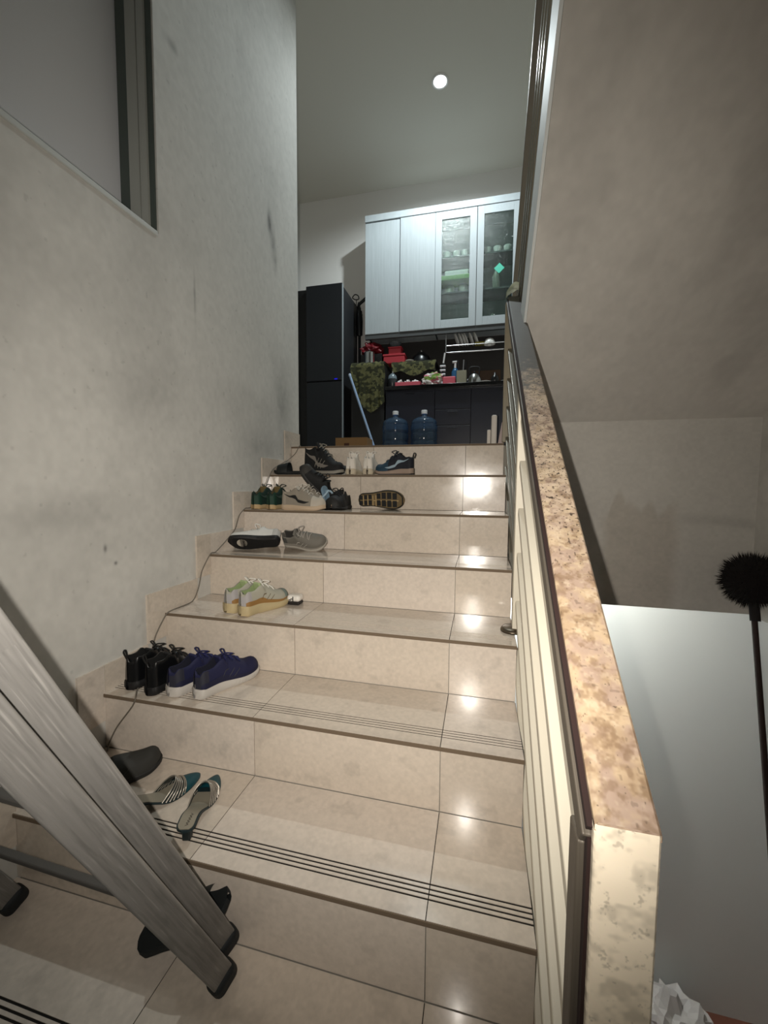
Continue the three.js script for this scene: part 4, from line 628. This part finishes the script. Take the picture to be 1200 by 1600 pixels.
// step 1: clog and two silver slippers
shoe('clog', 'dark grey rubber clog half hidden behind the ladder', { L: 0.25, W: 0.046, collar: 0.045, tongue: 0.062, toe: 0.048, upper: 0x2c2c29, sole: 0x191918, lining: 0x101010, tongueTab: false, soleHeel: 0.022, soleToe: 0.018, lines: 0x3a3935 }, [-0.325, ST(1), -0.372], deg(53));
function slipper(label, side, pos, yaw) {
  const t = thing('strappy_slipper', label, 'slipper', pos, yaw, 'silver slippers with teal toes');
  const L = 0.245, w = s => 0.036 * (0.66 + 0.34 * smooth(0.3, 0.66, s)) * (s < 0.09 ? Math.sqrt(Math.max(0, 1 - ((0.09 - s) / 0.09) ** 2)) : 1) * (s > 0.62 ? Math.pow(Math.max(0, 1 - ((s - 0.62) / 0.38) ** 1.7), 0.75) : 1), y = s => 0.034 * (1 - smooth(0.18, 0.58, s)), cz = s => side * 0.008 * Math.sin(s * Math.PI);
  const loft = (th, ex, y0, sa = 0.001, sb = 0.999) => { const pos2 = [], idx = [], n = 40; for (let i = 0; i <= n; i++) { const s = lerp(sa, sb, i / n), ww = w(s) + ex, yy = y(s) + y0; for (const [z, q] of [[-ww, yy], [-ww, yy + th], [ww, yy + th], [ww, yy]]) pos2.push(s * L, q, z + cz(s)); } for (let i = 0; i < n; i++) for (let j = 0; j < 4; j++) { const k = (j + 1) % 4, p = i * 4 + j, q = i * 4 + k; idx.push(p, p + 4, q, q, p + 4, q + 4); } idx.push(0, 1, 2, 0, 2, 3); const m = n * 4; idx.push(m, m + 2, m + 1, m, m + 3, m + 2); const g = new THREE.BufferGeometry(); g.setAttribute('position', new THREE.Float32BufferAttribute(pos2, 3)); g.setIndex(idx); return clean(toCreasedNormals(g, 0.6)); };
  part('sole', loft(0.006, 0.001, 0), M(0x16282c, 0.6), t);
  const ins = part('insole', loft(0.002, -0.003, 0.006, 0.02, 0.72), M(0x8f8878, 0.55), t);
  part('insole_label', tube([0, 1, 2, 3, 4, 5, 6, 7, 8, 9, 10].map(i => [0.055 - 0.004 * i + 0.0, 0.0425 + 0.0003, (i % 2 ? 0.004 : -0.003)]), 0.0006, 40, 4), M(0x2a2620, 0.7), ins);
  part('heel', rbox(0.012, 0.032, 0, 0.034, -0.011, 0.011, 0.004), M(0x0b1a1d, 0.5), t);
  const teal = M(0x0c4650, 0.5);
  part('toe_cap', (() => { const pos2 = [], idx = [], n = 16, m = 16; for (let i = 0; i <= n; i++) { const s = lerp(0.68, 0.998, i / n), ww = w(s) + 0.002, h = 0.027 * Math.sqrt(Math.max(0.02, 1 - ((s - 0.68) / 0.33) ** 2)); for (let j = 0; j <= m; j++) { const a = Math.PI * j / m; pos2.push(s * L, y(s) + 0.004 + h * Math.sin(a), cz(s) + ww * Math.cos(a)); } } for (let i = 0; i < n; i++) for (let j = 0; j < m; j++) { const q = i * (m + 1) + j; idx.push(q, q + 1, q + m + 1, q + 1, q + m + 2, q + m + 1); } const g = new THREE.BufferGeometry(); g.setAttribute('position', new THREE.Float32BufferAttribute(pos2, 3)); g.setIndex(idx); g.computeVertexNormals(); return g; })(), M(0x0c4650, 0.5, { side: THREE.DoubleSide }), t);
  const sil = M(0xb4ada2, 0.3, { metalness: 0.7 }), arc = (s, h, lean) => tube([0, 1, 2, 3, 4, 5, 6].map(i => { const a = Math.PI * i / 6; return [s * L + lean * Math.sin(a), y(s) + 0.005 + h * Math.sin(a), cz(s) + (w(s) + 0.002) * Math.cos(a)]; }), 0.0019, 20, 6);
  for (const [s, h, k] of [[0.46, 0.040, 0.052], [0.50, 0.039, 0.046], [0.54, 0.037, 0.040], [0.58, 0.035, 0.034], [0.63, 0.032, 0.026], [0.68, 0.030, 0.020], [0.72, 0.028, 0.014]]) part('strap', arc(s, h, k), sil, t);
  part('clear_band', (() => { const pos2 = [], idx = [], n = 14, m = 10; for (let i = 0; i <= m; i++) for (let j = 0; j <= n; j++) { const s = lerp(0.46, 0.74, i / m), a = Math.PI * j / n; pos2.push(s * L + lerp(0.05, 0.012, i / m) * Math.sin(a), y(s) + 0.004 + lerp(0.038, 0.026, i / m) * Math.sin(a), cz(s) + (w(s) + 0.001) * Math.cos(a)); } for (let i = 0; i < m; i++) for (let j = 0; j < n; j++) { const q = i * (n + 1) + j; idx.push(q, q + 1, q + n + 1, q + 1, q + n + 2, q + n + 1); } const g = new THREE.BufferGeometry(); g.setAttribute('position', new THREE.Float32BufferAttribute(pos2, 3)); g.setIndex(idx); g.computeVertexNormals(); return g; })(), M(0x3a4444, 0.25, { transmission: 0.45, thickness: 0, side: THREE.DoubleSide }), t);
  return t;
}
slipper('silver strappy slipper with teal toe next to the clog', 1, [-0.108, ST(1), -0.326], deg(64));
slipper('silver strappy slipper with teal toe, heel at the step edge', -1, [0.128, ST(1), -0.318], deg(106));
// level of the ladder
slide('slide_sandal', 'black sandal tipped against the lowest riser behind the ladder', { L: 0.24, W: 0.045, sole: 0x0d1416, strap: 0x10181a, h: 0.05 }, [0.085, 0.012, -0.235], deg(22), null, 0.25, deg(28));
renderer.render(scene, camera);
